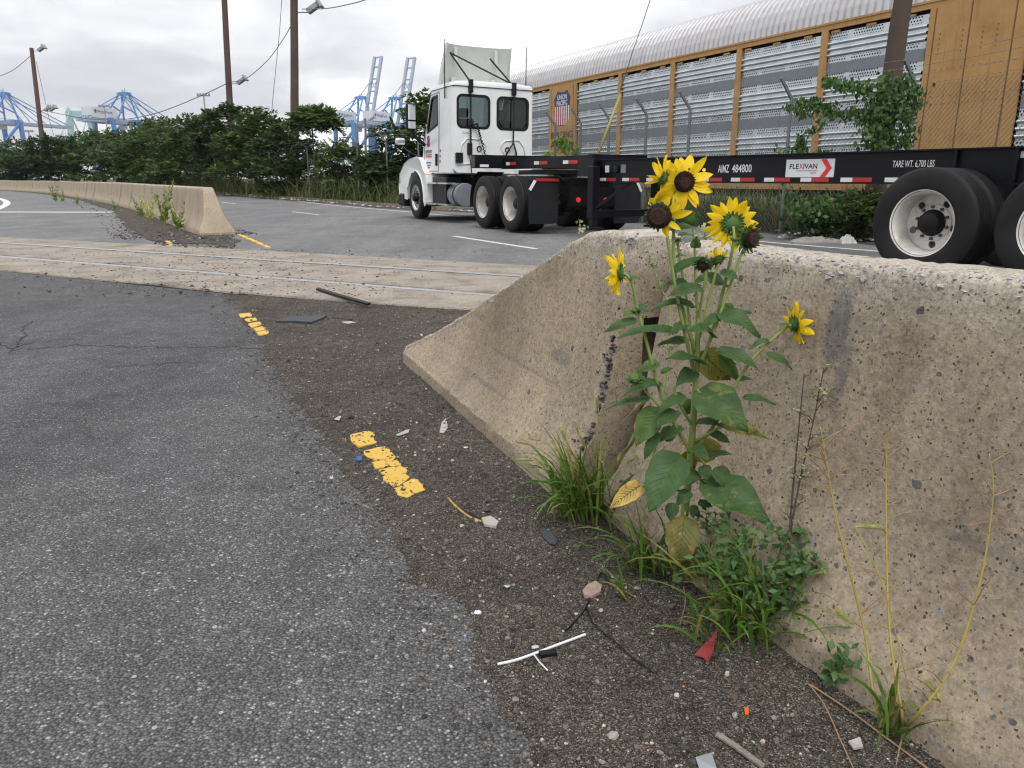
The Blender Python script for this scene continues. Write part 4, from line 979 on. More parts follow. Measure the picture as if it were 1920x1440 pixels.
MB().box(-1.205, -1.2, 9.0, 9.12, 1.22, 1.43).build('bolster_end', M['rust'], C)
for x, mm in ((-1.1, 'tapewhite'), (.9, 'red')): MB().box(x, x + .2, 8.972, 8.98, 1.22, 1.27).build('reflective_strip', M[mm], C)
MB().plate([[(-.62, 1.2), (.62, 1.2), (.62, 1.40), (-.62, 1.40)]], .12, lambda a, b, d: (a, 6.1 + d, b)).build('neck_bolster', M['navy'], C)
MB().box(-1.2, 1.2, -2.5, -2.35, 1.0, 1.33).build('rear_bolster', M['navy'], C)
for y in (-1.9, -.4, 1.2, 2.7, 4.2, 5.5): MB().box(-.54, .54, y, y + .08, 1.0, 1.25).build('cross_member', M['navy'], C)
MB().beam((-.72, 5.92, .42), (.72, 5.92, .42), .06, .12).build('leg_cross_brace', M['navy'], C)
for y in (0, -1.25): MB().tube([(-1.05, y, .52), (1.05, y, .52)], .065, 8).build('axle', M['black'], C)
kill(W_DUAL); kill(W_INNER); kill(W_STEER)

# ================================================================ RAILCAR
RC = empty('railcar', (5.49, 25.0, 0), R(26.2))
tag(RC, 'tall yellow and silver autorack railcar with shield emblem behind the fence', 'railcar')
rows = []; y = -16.0
prof = [(0.02, 4.62), (0.05, 4.92), (0.13, 5.22), (0.28, 5.48), (0.5, 5.68), (0.9, 5.84), (1.5, 5.92), (2.1, 5.84), (2.5, 5.68), (2.72, 5.48), (2.87, 5.22), (2.95, 4.92), (2.98, 4.62)]
pn = [Vector((a - 1.5, 0, b - 4.4)).normalized() for a, b in prof]
i = 0
while y < 14.9:
    o = (0.045, 0.045, -0.0, -0.0)[i % 4]; rows.append([(a + n_.x * o, y, b + n_.z * o) for (a, b), n_ in zip(prof, pn)]); y += (.085, .022, .085, .022)[i % 4]; i += 1
MB().grid(rows).build('corrugated_roof', M['roofmetal'], RC, fix=False)
MB().box(-.05, .0, -16, 14.9, 4.50, 4.66).box(-.07, -.05, -16, 14.9, 4.62, 4.67).build('top_rail', M['orange'], RC)
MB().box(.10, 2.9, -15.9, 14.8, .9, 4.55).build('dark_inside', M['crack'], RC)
MB().box(-.06, 0, -16, 14.9, .72, .95).build('side_sill', M['orange'], RC)
MB().box(.3, 2.7, -16, 14.9, .5, .75).build('underframe', M['black'], RC)
POSTS = [11.87, 3.87, .93, -2.06, -5.07, -13.0]
for yp in POSTS:
    MB().box(-.06, .0, yp - .10, yp + .10, .95, 4.50).build('side_post', M['orange'], RC)
LAY = [(4.42, 4.26, 'p'), (4.26, 3.86, 'r'), (3.86, 3.73, 'p'), (3.73, 3.48, 'b'), (3.48, 3.32, 'p'), (3.32, 2.76, 'r'), (2.76, 2.61, 'p'), (2.61, 2.33, 'b'), (2.33, 2.17, 'p'), (2.17, 1.75, 'r'), (1.75, 1.6, 'p'), (1.6, .95, 'r')]
BAYS = [(11.97, 14.8), (8.97, 11.77), (3.97, 6.72), (1.03, 3.77), (-1.96, .83), (-4.97, -2.16), (-7.85, -5.17), (-12.9, -10.1), (-15.9, -13.1)]
for (ya, yb) in BAYS:
    e = empty('side_screen', (0, 0, 0), parent=RC)
    for (zt, zb, k) in LAY:
        if k == 'p': MB().add([(.01, ya, zb), (.01, yb, zb), (.01, yb, zt), (.01, ya, zt)], [(0, 1, 2, 3)]).build('perforated_strip', M['perf'], e)
        elif k == 'b': MB().box(-.004, .01, ya, yb, zb, zt).build('grey_band', M['bandgrey'], e)
        else:
            nr = max(2, round((zt - zb) / .135)); P = []
            for j in range(nr):
                z0 = zt - (zt - zb) * j / nr; h = (zt - zb) / nr
                P += [(.012, z0), (.012, z0 - h * .30), (-.035, z0 - h * .42), (-.045, z0 - h * .60), (-.035, z0 - h * .78), (.012, z0 - h * .9)]
            P.append((.012, zb))
            MB().grid([[(x, yy, z) for x, z in P] for yy in (ya, yb)]).build('ribbed_sheet', M['screen'], e, fix=False)
    for j in range(3):
        yy = ya + (yb - ya) * (.12 + .38 * j); MB().box(-.03, .01, yy, yy + .25, 4.42, 4.47).build('top_bracket', M['orange'], e)
def big_panel(ya, yb, name):
    p = MB().box(-.05, 0, ya, yb, .95, 4.50).build(name, M['orange'], RC)
    for f in (.13, .56, .93): MB().box(-.056, -.05, ya + (yb - ya) * f - .012, ya + (yb - ya) * f + .012, .95, 4.49).build('panel_seam', M['seam'], p)
    rv = MB()
    for z in (2.55, 2.7, 3.25):
        for j in range(14): yy = ya + .15 + (yb - ya - .3) * j / 13; rv.box(-.058, -.05, yy - .008, yy + .008, z - .008, z + .008)
    for yy in (.28, .42, .62, .86):
        for j in range(5): y_ = ya + (yb - ya) * yy; rv.box(-.058, -.05, y_ - .011, y_ + .011, 3.55 + .1 * j, 3.572 + .1 * j)
    rv.build('rivets', M['seam'], p)['kind'] = 'stuff'
    return p
big_panel(-10.05, -7.9, 'yellow_panel')
UP = MB().box(-.05, 0, 6.77, 8.92, .95, 4.50).build('emblem_panel', M['orange'], RC)
for yy in (6.80, 7.0, 8.70): MB().box(-.056, -.05, yy, yy + .02, .95, 4.49).build('panel_seam', M['seam'], UP)
YC, ZB, SH = 7.86, 3.02, 1.32
def hwid(t):                               # half width of the shield at height t (0 foot, 1 top)
    if t < .3: return .60 * math.sqrt(max(0, 1 - ((.3 - t) / .3) ** 2 * .93))
    if t < .62: return .60 - .02 * (t - .3)
    if t < .78: return .60 + .05 * (t - .62) / .16
    if t < .97: return .65 - .26 * (t - .78) / .19
    return .39
def shield_piece(name, y0, y1, t0, t1, mat, off, topdip=False):
    rows = []; k = 14
    for i in range(k + 1):
        t = t0 + (t1 - t0) * i / k; w = hwid(t); a, b = max(y0, -w), min(y1, w)
        if b < a: a = b = (0 if y0 < 0 < y1 else math.copysign(w, y0))
        rows.append([(-.05 - off, YC + a + (b - a) * j / 6, ZB + SH * (t - (.05 * math.cos((a + (b - a) * j / 6) / .39 * math.pi / 2) * max(0, (t - .9) / .1) if topdip else 0))) for j in range(7)])
    MB().grid(rows).build(name, mat, UP, fix=False)
shield_piece('shield_edge', -2, 2, 0, 1.0, M['upblue'], .003, True)
shield_piece('shield_field', -.62, .62, .56, .99, M['upblue'], .006, True)
shield_piece('shield_field', -.56, .56, .03, .56, M['signwhite'], .006)
for j in range(6):
    a = -.56 + 1.12 * (2 * j + 1) / 13 - 0.0; shield_piece('shield_stripe', a, a + 1.12 / 13, .035, .56, M['upred'], .009)
text('shield_lettering', 'UNION', M['textwhite'], UP, frame((-.0605, YC, ZB + SH * .815), (0, -1, 0), (0, 0, 1)), .74, .19, .02)
text('shield_lettering', 'PACIFIC', M['textwhite'], UP, frame((-.0605, YC, ZB + SH * .65), (0, -1, 0), (0, 0, 1)), .84, .19, .02)
text('panel_lettering', 'BUILDING', M['textblack'], UP, frame((-.0565, YC, 2.68), (0, -1, 0), (0, 0, 1)), 1.72, .27, .01)
text('panel_lettering', 'AMERICA', M['textblack'], UP, frame((-.0565, YC, 2.33), (0, -1, 0), (0, 0, 1)), 1.72, .27, .01)
for yb in (-13.5, 12.0):
    for dy in (-.9, .9):
        MB().lathe([(.45, 0), (.45, .12), (.1, .12)], 'x', 20, (.7, yb + dy, .45)).build('rail_wheel', M['black'], RC)
# ================================================================ FENCE
FP = [gx(-260, 106), gx(-120, 104), gx(0, 101), gx(120, 94), gx(230, 82), gx(320, 68), gx(400, 56), gx(500, 45), gx(600, 38), gx(700, 33), gx(800, 28.5), gx(950, 24.2), gx(1040, 21.9), gx(1139, 19.6), gx(1287, 16.9), gx(1471, 14.7), gx(1694, 12.55), gx(1990, 9.9), gx(2400, 7.2)]
FP = [p + Vector((0, 0, -0.03)) for p in FP]
FE = empty('chain_link_fence', FP[12]); F0 = FP[12]
tag(FE, 'galvanised chain link fence with angled barbed wire arms along the road', 'fence')
FL = [0]
for a, b in zip(FP, FP[1:]): FL.append(FL[-1] + (b - a).length)
def fence_at(d):
    i = max(0, min(len(FP) - 2, int(np.searchsorted(FL, d)) - 1)); return FP[i].lerp(FP[i + 1], (d - FL[i]) / (FL[i + 1] - FL[i]))
HF = 2.42
pos = [i for i in range(4, 18)]
pst = [FP[i] for i in range(12, 18)] + [fence_at(FL[7] + k) for k in np.arange(0.8, FL[12] - FL[7] - 1, 3.05)] + [FP[12].lerp(FP[13], .5), FP[14].lerp(FP[13], .5)]
arms = []
for p in pst:
    q = p - F0
    post = MB().tube([q, q + Vector((0, 0, HF))], .032, 8).build('fence_post', M['galv'], FE, smooth='auto')
    a = q + Vector((0, 0, HF)); t_ = a + Vector((-.26, -.12, .34)); MB().beam(a, t_, .035, .05).build('barbed_wire_arm', M['galv'], post)
wires = MB()
for i in range(7, 18):
    a, b = FP[i] - F0, FP[i + 1] - F0
    for f, r_ in ((0.0, .004), (.35, .004), (.68, .004), (1.0, .004)):
        o = Vector((-.26 * f, -.12 * f, HF + .34 * f)); wires.tube([a + o, a.lerp(b, .5) + o - Vector((0, 0, .01)), b + o], r_, 3)
    wires.tube([a + Vector((0, 0, .9)), b + Vector((0, 0, .9))], .004, 3)
wires.build('line_wires', M['wire'], FE)['kind'] = 'stuff'
net = MB(); sp = .085
for i in range(12, 18):
    a, b = FP[i] - F0, FP[i + 1] - F0; d = b - a; L = d.length; d = d / L; H = HF - .04
    x = -H
    while x < L:
        for sg in (1, -1):
            x0, z0, x1, z1_ = x, .03, x + H, H
            if x0 < 0: z0 += -x0; x0 = 0
            if x1 > L: z1_ -= (x1 - L); x1 = L
            if x1 <= x0: continue
            if sg < 0: x0, x1 = L - x0, L - x1
            p, q = a + d * x0 + Vector((0, 0, z0)), a + d * x1 + Vector((0, 0, z1_))
            net.tube([p, q], .0028, 3, cap=False)
        x += sp
net.build('wire_mesh', M['wire'], FE, fix=False)['kind'] = 'stuff'

# ================================================================ LEAFY THINGS
def quads(C, U, V_, mat, name, parent=None):
    """diamond leaves: centre, half length vector, half width vector"""
    C, U, V_ = map(np.asarray, (C, U, V_)); N = len(C)
    P = np.stack([C - U, C + V_ - U * .15, C + U, C - V_ - U * .15], 1).reshape(-1, 3)
    return np_obj(name, P, np.arange(4 * N).reshape(-1, 4), mat, parent)
def unit(a): return a / np.maximum(np.linalg.norm(a, axis=-1, keepdims=True), 1e-9)
def fronds(O, D, L, nl, wl, droop):
    """pinnate leaves: origin, direction, length -> leaflets"""
    N = len(O); up = np.array([0, 0, 1.0]); t = np.linspace(.15, 1.0, nl)
    side = unit(np.cross(D, up) + rng.normal(0, .15, (N, 3)))
    P = O[:, None, :] + D[:, None, :] * (L[:, None] * t)[..., None]
    P[..., 2] -= droop * L[:, None] * t ** 2
    C, U, V_ = [], [], []
    for sg in (-1, 1):
        ld = unit(side[:, None, :] * sg + D[:, None, :] * .45 + rng.normal(0, .22, (N, nl, 3)) - up * .25)
        hl = (L[:, None] * wl * (1.05 - .5 * np.abs(t - .45)))[..., None] * rng.uniform(.75, 1.2, (N, nl, 1))
        u = ld * hl; nrm = unit(up + rng.normal(0, .5, (N, nl, 3))); v_ = unit(np.cross(ld, nrm)) * hl * .36
        C.append(P + u); U.append(u); V_.append(v_)
    return (np.concatenate(C, 1).reshape(-1, 3), np.concatenate(U, 1).reshape(-1, 3), np.concatenate(V_, 1).reshape(-1, 3))
def tree(name, px, Y, ytop, w, mat, label, group, nf=420, dens=1.0, fl=.5, nl=6, lean=0.0, slim=False, base_y=None):
    p = gx(px, Y); H = 1.0 + (335 - ytop) / 1490.0 * Y
    e = empty(name, (p.x, p.y, -.04)); tag(e, label, 'tree' if H > 3 else 'shrub', group)
    tr = MB(); limbs = []
    nlimb = 3 if slim else 7
    for k in range(nlimb):
        a = random.uniform(0, 6.28); r = w * (.10 if slim else random.uniform(.15, .5)); h = H * random.uniform(.6, .96)
        mid = Vector((r * .4 * math.cos(a), r * .4 * math.sin(a), h * .45)); end = Vector((r * math.cos(a) + lean * h, r * math.sin(a), h))
        st = Vector((random.uniform(-.12, .12), random.uniform(-.12, .12), 0))
        tr.tube([st, mid, mid.lerp(end, .5) + Vector((0, 0, .1)), end], [.055 * H / 5, .04 * H / 5, .025 * H / 5, .008], 5); limbs.append((mid, end))
    tr.build('trunk', M['bark'], e, smooth=True)
    lob = []
    nlob = 4 if slim else 16
    for k in range(nlob):
        a = random.uniform(0, 6.28); hr = w * random.uniform(.20, .34) * (.7 if slim else 1); hv = H * random.uniform(.10, .17)
        q = 0.06 * w if k == 0 else math.sqrt(random.random()) * w * (.2 if slim else .40)
        zmax = (H * (1 - .42 * (q / (.5 * w)) ** 1.6) - hv) * (1 if k == 0 else random.uniform(.82, 1.0)); z = zmax if k < 5 else random.uniform(.08, 1) ** .8 * zmax
        if slim: z = max(z, .5 * H)
        lob.append((q * math.cos(a) + lean * z, q * math.sin(a), z, hr, hv))
    N = int(nf * dens * 1.35); idx = rng.integers(0, len(lob), N); lob = np.array(lob)
    d = unit(rng.normal(0, 1, (N, 3))); d[:, 2] = np.abs(d[:, 2]) * .9 - .15; rad = rng.uniform(.45, 1.05, N) ** .6
    O = lob[idx, :3] + d * np.stack([lob[idx, 3], lob[idx, 3], lob[idx, 4]], 1) * rad[:, None]
    O[:, 2] = np.where(O[:, 2] > H * .97, H * (.97 - .25 * rng.random(N)), np.maximum(O[:, 2], .12))
    L = fl * rng.uniform(.6, 1.25, N); D = unit(d + np.array([0, 0, .45]) + rng.normal(0, .25, (N, 3)))
    cr = quads(*fronds(O, D, L, nl, .30, .45), mat, 'crown', e); return e
TG = 'trees and bushes along the far kerb'
spec = [(-30, 104, 272, 11, 'treedark', 'dark bush at the left edge of the picture behind the far barrier', 700, .9),
 (45, 88, 268, 8, 'treeleaf', 'bushy tree right of the left cranes and left of the reddish pole', 700, .9),
 (100, 86, 258, 7.5, 'treedark', 'rounded dark bush right beside the reddish leaning pole', 700, .85),
 (150, 90, 252, 7, 'treeleaf', 'bush standing in front of the pale green bridge tower', 700, .8),
 (195, 84, 246, 7, 'treepale', 'open leafy tree in front of the boom-down crane house', 520, .8),
 (238, 77, 256, 6.5, 'treedark', 'dark low bush below the boom-down crane', 650, .75),
 (285, 70, 228, 7, 'treeleaf', 'tall green tree just right of the boom-down crane', 800, .75),
 (335, 64, 224, 6, 'treepale', 'yellowish green tree below the thin far light mast', 800, .7),
 (388, 58, 219, 5.5, 'treeleaf', 'dense tree left of the middle timber pole', 850, .65),
 (440, 52, 200, 5.2, 'treedark', 'tall dense tree hiding the foot of the middle timber pole', 900, .62),
 (487, 47, 207, 4.2, 'treeleaf', 'green tree midway between the two tall timber poles', 800, .58),
 (545, 42, 232, 3.2, 'treedark', 'dark tree hiding the foot of the nearer tall timber pole', 700, .5),
 (592, 38.5, 204, 2.6, 'treepale', 'feathery young tree right of the nearer tall timber pole', 260, .62),
 (640, 36, 262, 2.2, 'treeleaf', 'low straggly bush in front of the boom-up cranes', 330, .45),
 (748, 33, 236, 2.6, 'treedark', 'bush just left of the truck mirror', 620, .48)]
for (px, Y, yt, w, mt, lab, nf, fl) in spec:
    tree('roadside_tree', px, Y, yt, w, M[mt], lab, TG, nf=nf, fl=fl, slim=(mt == 'treepale' and nf < 300))
tree('roadside_tree', 800, 31.5, 178, 1.7, M['treepale'], 'slender tree whose fronds show above the truck mirror', TG, nf=90, fl=.6, slim=True)
tree('bush', 1545, 13.3, 372, .9, M['treedark'], 'dark bush under the chassis by the fence left of the trailer wheels', 'bushes at the fence foot', nf=170, fl=.17, nl=5)
tree('bush', 1625, 12.75, 350, .7, M['treeleaf'], 'bush at the foot of the vine covered pole', 'bushes at the fence foot', nf=170, fl=.18, nl=5)

def blades(name, P, H, W_, mat, parent=None, lean=.35):
    """grass blades: base points, heights, widths; three segments each"""
    P = np.asarray(P, float); N = len(P); H = np.asarray(H); a = rng.uniform(0, 6.28, N); dr = np.stack([np.cos(a), np.sin(a), np.zeros(N)], 1)
    b = a + rng.uniform(-.6, .6, N) + 1.57; sd = np.stack([np.cos(b), np.sin(b), np.zeros(N)], 1) * (np.asarray(W_) / 2)[:, None]
    l = lean * rng.uniform(.2, 1.6, N); rows = []
    for t, wf in ((0, .8), (.4, 1), (.75, .7), (1, .08)):
        c = P + dr * (H * l * t ** 2)[:, None] + np.array([0, 0, 1.0]) * (H * (t - .3 * l * t ** 2))[:, None]
        rows.append((c - sd * wf, c + sd * wf))
    V = np.stack([r for pr in rows for r in pr], 1).reshape(-1, 3)
    base = (np.arange(N) * 8)[:, None]; F = np.concatenate([base + np.array([2 * k, 2 * k + 1, 2 * k + 3, 2 * k + 2]) for k in range(3)], 1).reshape(-1, 4)
    return np_obj(name, V, F, mat, parent)
pts = []; hs = []
KL = [0]
for a, b in zip(KS, KS[1:]): KL.append(KL[-1] + (b - a).length)
for i in range(16000):
    k = random.uniform(20, len(KS) - 12); a = KS[int(k)]; b = KS[int(k) + 1]; p = a.lerp(b, k % 1); d = (b - a).normalized(); nr = Vector((-d.y, d.x, 0))
    off = .25 + 2.6 * random.random() ** 1.3; q = p + nr * off
    dist = q.y; clump = .5 + .5 * noise.noise((q.x * .6, q.y * .6, 2))
    if q.y < 21: clump *= .8
    pts.append((q.x, q.y, -.04)); hs.append((.18 + .75 * clump * random.random()) * (1 if off > .5 else .5))
for i in range(9000):                      # rank growth between the fence and the railcar
    k = random.uniform(11.0, 17.2); a = FP[int(k)]; b = FP[int(k) + 1]; p = a.lerp(b, k % 1); d = (b - a).normalized(); nr = Vector((d.y, -d.x, 0)); nr = nr if nr.x > 0 else -nr
    q = p + nr * random.uniform(.1, 2.4); cl = .5 + .5 * noise.noise((q.x * .7, q.y * .7, 7)); pts.append((q.x, q.y, -.04)); hs.append(.35 + 1.2 * cl * random.random() ** .8)
for i in range(5000):                      # undergrowth below the trees
    k = random.uniform(4.0, 10.5); a = FP[int(k)]; b = FP[int(k) + 1]; p = a.lerp(b, k % 1); q = p + Vector((random.uniform(-1.5, 1.5), random.uniform(-1, 4), 0)); pts.append((q.x, q.y, -.04)); hs.append(.4 + 1.2 * random.random())
g_ = blades('roadside_grass', pts, np.array(hs), np.array([.011 + .0005 * p[1] for p in pts]), M['scrub'], lean=.75)
tag(g_, 'tall mixed green and straw coloured grass behind the far kerb', 'grass', kind='stuff')
pts = []; rad = []
for i in range(520):
    k = random.uniform(44, len(KS) - 16); a = KS[int(k)]; b = KS[int(k) + 1]; p = a.lerp(b, k % 1); d = (b - a).normalized(); nr = Vector((-d.y, d.x, 0))
    q = p + nr * random.choice((random.uniform(-.4, .0), random.uniform(.2, .9))); pts.append((q.x, q.y, .04)); rad.append(random.uniform(.02, .075))
tag(stone_mesh('litter', pts, rad, M['litter'], flat=.3, jag=.6), 'scattered pale paper and plastic litter along the far kerb', 'litter', kind='stuff')
# crumpled plastic heaps in the gutter to the right
def crumple(name, p, sx, sy, sz, mat, label, cat, seed, n_=14):
    b = MB(); rows = []
    for i in range(n_ + 1):
        r = []
        for j in range(n_ + 1):
            u, v = i / n_ * 2 - 1, j / n_ * 2 - 1; f = max(0, 1 - u * u) * max(0, 1 - v * v)
            r.append((u * sx + .15 * sx * noise.noise((u * 3 + seed, v * 3, 1)), v * sy + .2 * sy * noise.noise((u * 3, v * 3 + seed, 5)), sz * f ** .5 * (.55 + .8 * abs(noise.noise((u * 4 + seed, v * 4, 9)))) ))
        rows.append(r)
    o = b.grid(rows).build(name, mat, fix=False); o.location = p; tag(o, label, cat, 'rubbish in the gutter'); return o
crumple('plastic_sheet', gx(1545, 12.75), .42, .16, .10, M['grey_stone'], 'long crumpled grey plastic sheet in the gutter left of the trailer wheels', 'rubbish', 3)
crumple('plastic_bag', gx(1602, 12.5), .12, .09, .16, M['litter'], 'pale crumpled bag at the kerb next to the trailer wheels', 'rubbish', 8)
crumple('plastic_bag', gx(1478, 13.6), .08, .07, .09, M['tapewhite'], 'small white bag lying at the kerb below the chassis sign', 'rubbish', 13)

# ================================================================ POLES, WIRES, LAMPS
def floodlight(parent, p, dirx, sc=1.0, two=False):
    l = MB().tube([p, Vector(p) + Vector((dirx * .9 * sc, 0, .02))], .035 * sc, 6).build('lamp_arm', M['lampgrey'], parent)
    for k in range(2 if two else 1):
        c = Vector(p) + Vector((dirx * (1.0 + .55 * k) * sc, -.1, .2 * sc)); Mx = Matrix.Translation(c) @ Matrix.Rotation(R(-32 * dirx), 4, 'Y')
        MB().box(-.34 * sc, .34 * sc, -.22 * sc, .22 * sc, -.14 * sc, .12 * sc, Mx).box(.34 * sc, .5 * sc, -.3 * sc, .3 * sc, -.24 * sc, .22 * sc, Mx).build('flood_lamp', M['lampgrey'], l, bevel=.03 * sc)
def pole(px0, py0, px1, py1, Y, rad, mat, label, lamps=()):
    """timber pole seen from (px0, py0) at its foot to (px1, py1) at its top"""
    a, b = at(px0, py0, Y), at(px1, py1, Y); d = (b - a) / (b.z - a.z); f = a - d * (a.z + .04)
    e = empty('utility_pole', f); tag(e, label, 'utility pole', 'timber poles along the road')
    t_ = b - f; n_ = 10
    MB().tube([t_ * (k / n_) + Vector((random.gauss(0, .006), 0, 0)) for k in range(n_ + 1)], [rad * (1.08 - .3 * k / n_) for k in range(n_ + 1)], 14).build('pole', mat, e, smooth='auto')
    for (px, py, dx, sc, two) in lamps:
        q = at(px, py, Y); z = q.z; floodlight(e, (t_ * (z / t_.z)), dx, sc, two)
    return e
pole(79, 262, 59, 90, 93, .27, M['woodred'], 'reddish leaning timber pole with floodlights at far left', [(60, 95, 1, 1.1, False), (75, 207, 1, 1.05, True)])
pole(431, 200, 416, -90, 57, .225, M['wood'], 'tall timber pole with one small floodlight left of centre', [(429, 156, 1, .9, False)])
pole(552.5, 230, 551, -120, 45.5, .235, M['wood'], 'thick tall timber pole with double floodlight left of the truck', [(551, 22, 1, 1.05, False)])
VP = pole(1650, 300, 1712, -130, 13.1, .165, M['wood'], 'thick timber pole wrapped in green vine in front of the railcar')
pole(686, 300, 685, 222, 60, .10, M['galv'], 'thin grey pole in front of the boom-up cranes', [(686, 224, 1, .5, False)])
def wire(pts, Y0, Y1, r, label, name='overhead_wire'):
    n_ = len(pts); P = [at(x, y, Y0 + (Y1 - Y0) * i / (n_ - 1)) for i, (x, y) in enumerate(pts)]
    P = smooth_poly([tuple(p) for p in P], 6); o = P[0].copy()
    w = MB().tube([p - o for p in P], r, 4).build(name, M['cable'], smooth=True); w.location = o
    tag(w, label, 'wire', 'overhead wires'); return w
wire([(-30, 152), (20, 134), (57, 105)], 105, 93, .04, 'sagging wire running left from the reddish leaning pole')
wire([(80, 207), (110, 213), (160, 222), (230, 224), (300, 210), (380, 178), (428, 155)], 93, 57, .034, 'long sagging wire between the reddish pole and the middle pole')
wire([(429, 154), (460, 148), (500, 115), (530, 75), (549, 42)], 57, 45.5, .026, 'wire rising from the middle pole to the thick pole')
wire([(566, 17), (610, 16), (650, 9), (690, -2), (760, -30)], 45.5, 30, .022, 'wire leaving the thick pole at the top of the picture')
wire([(530, -30), (524, 60), (514, 160), (508, 225)], 40, 40.5, .018, 'thin guy wire between the two tall timber poles')
wire([(1222, -10), (1206, 40), (1187, 95), (1163, 170)], 16.5, 17.6, .008, 'thin guy wire crossing in front of the railcar roof')
gp = MB().tube([at(1163, 178, 17.8), at(1120, 292, 17.2)], .028, 8).build('guy_guard', M['stalk'], smooth=True)
tag(gp, 'slanting yellow guard tube on the guy wire in front of the railcar', 'guard tube')
wire([(68, 115), (78, 160), (92, 222), (103, 262)], 93, 94, .026, 'guy wire slanting down from the reddish pole')

# vine on the right pole and fence
vn = empty('climbing_vine', gx(1655, 12.9)); v0 = vn.location.copy(); tag(vn, 'dense green vine climbing the thick pole and the fence beside the railcar', 'vine')
C_, U_, V__ = [], [], []
def leaf_cloud(path, n_, rx, size, Y):
    for i in range(n_):
        t = random.random() * (len(path) - 1); k = min(int(t), len(path) - 2); x = path[k][0] + (path[k + 1][0] - path[k][0]) * (t - k); y = path[k][1] + (path[k + 1][1] - path[k][1]) * (t - k); s_ = path[k][2] + (path[k + 1][2] - path[k][2]) * (t - k)
        p = at(x + random.gauss(0, s_), y + random.gauss(0, s_ * .7), Y + random.gauss(0, rx)) - v0
        u = Vector((random.gauss(0, .6), random.gauss(0, .4), -.8 + random.gauss(0, .5))).normalized() * size * random.uniform(.6, 1.2); nn = Vector((random.gauss(0, .5), -1, .5 + random.gauss(0, .5))).normalized()
        C_.append(p); U_.append(u); V__.append(u.cross(nn).normalized() * u.length * .55)
leaf_cloud([(1672, 155, 14), (1664, 200, 19), (1652, 235, 19), (1645, 275, 16)], 1150, .16, .052, 12.5)
leaf_cloud([(1700, 150, 12), (1715, 180, 11), (1700, 215, 10), (1705, 255, 9), (1690, 275, 9)], 380, .08, .05, 12.4)
leaf_cloud([(1545, 155, 7), (1590, 162, 9), (1630, 170, 12)], 260, .08, .05, 12.5)
leaf_cloud([(1500, 190, 7), (1530, 200, 8), (1580, 215, 10), (1630, 215, 10)], 330, .08, .05, 12.6)
leaf_cloud([(1475, 200, 5), (1500, 210, 6), (1545, 230, 9), (1500, 260, 6), (1500, 285, 6)], 170, .08, .05, 13.4)
leaf_cloud([(1455, 280, 6), (1500, 285, 8), (1560, 288, 6)], 60, .1, .05, 13.6)
leaf_cloud([(1480, 370, 14), (1520, 400, 20), (1560, 390, 18), (1620, 370, 12)], 420, .2, .055, 13.0)
quads([tuple(p) for p in C_], [tuple(p) for p in U_], [tuple(p) for p in V__], M['vine'], 'vine_leaves', vn)['kind'] = 'stuff'
st_ = MB()
for path in ([(1650, 290), (1655, 230), (1650, 170)], [(1545, 155), (1600, 166), (1650, 175)], [(1500, 190), (1560, 208), (1640, 215)], [(1700, 280), (1712, 200), (1690, 150)]):
    st_.tube([at(x, y, 12.6) - v0 for x, y in path], .012, 5)
st_.build('vine_stems', M['bark'], vn)
sp_ = empty('sapling', gx(1060, 21.4)); s0 = sp_.location.copy(); tag(sp_, 'bright green sapling tips rising behind the gooseneck in front of the emblem panel', 'sapling')
C_, U_, V__ = [], [], []
v0 = s0
leaf_cloud([(1062, 290, 5), (1060, 270, 7), (1052, 262, 5)], 60, .1, .09, 21.4); leaf_cloud([(1080, 295, 3), (1083, 275, 5)], 34, .1, .09, 21.4); leaf_cloud([(1028, 295, 3), (1030, 288, 3)], 20, .1, .08, 21.4)
quads([tuple(p) for p in C_], [tuple(p) for p in U_], [tuple(p) for p in V__], M['grass'], 'leaves', sp_)['kind'] = 'stuff'
MB().tube([Vector((0, 0, 0)), at(1062, 290, 21.4) - s0, at(1058, 262, 21.4) - s0], .012, 5).build('stem', M['stem'], sp_)

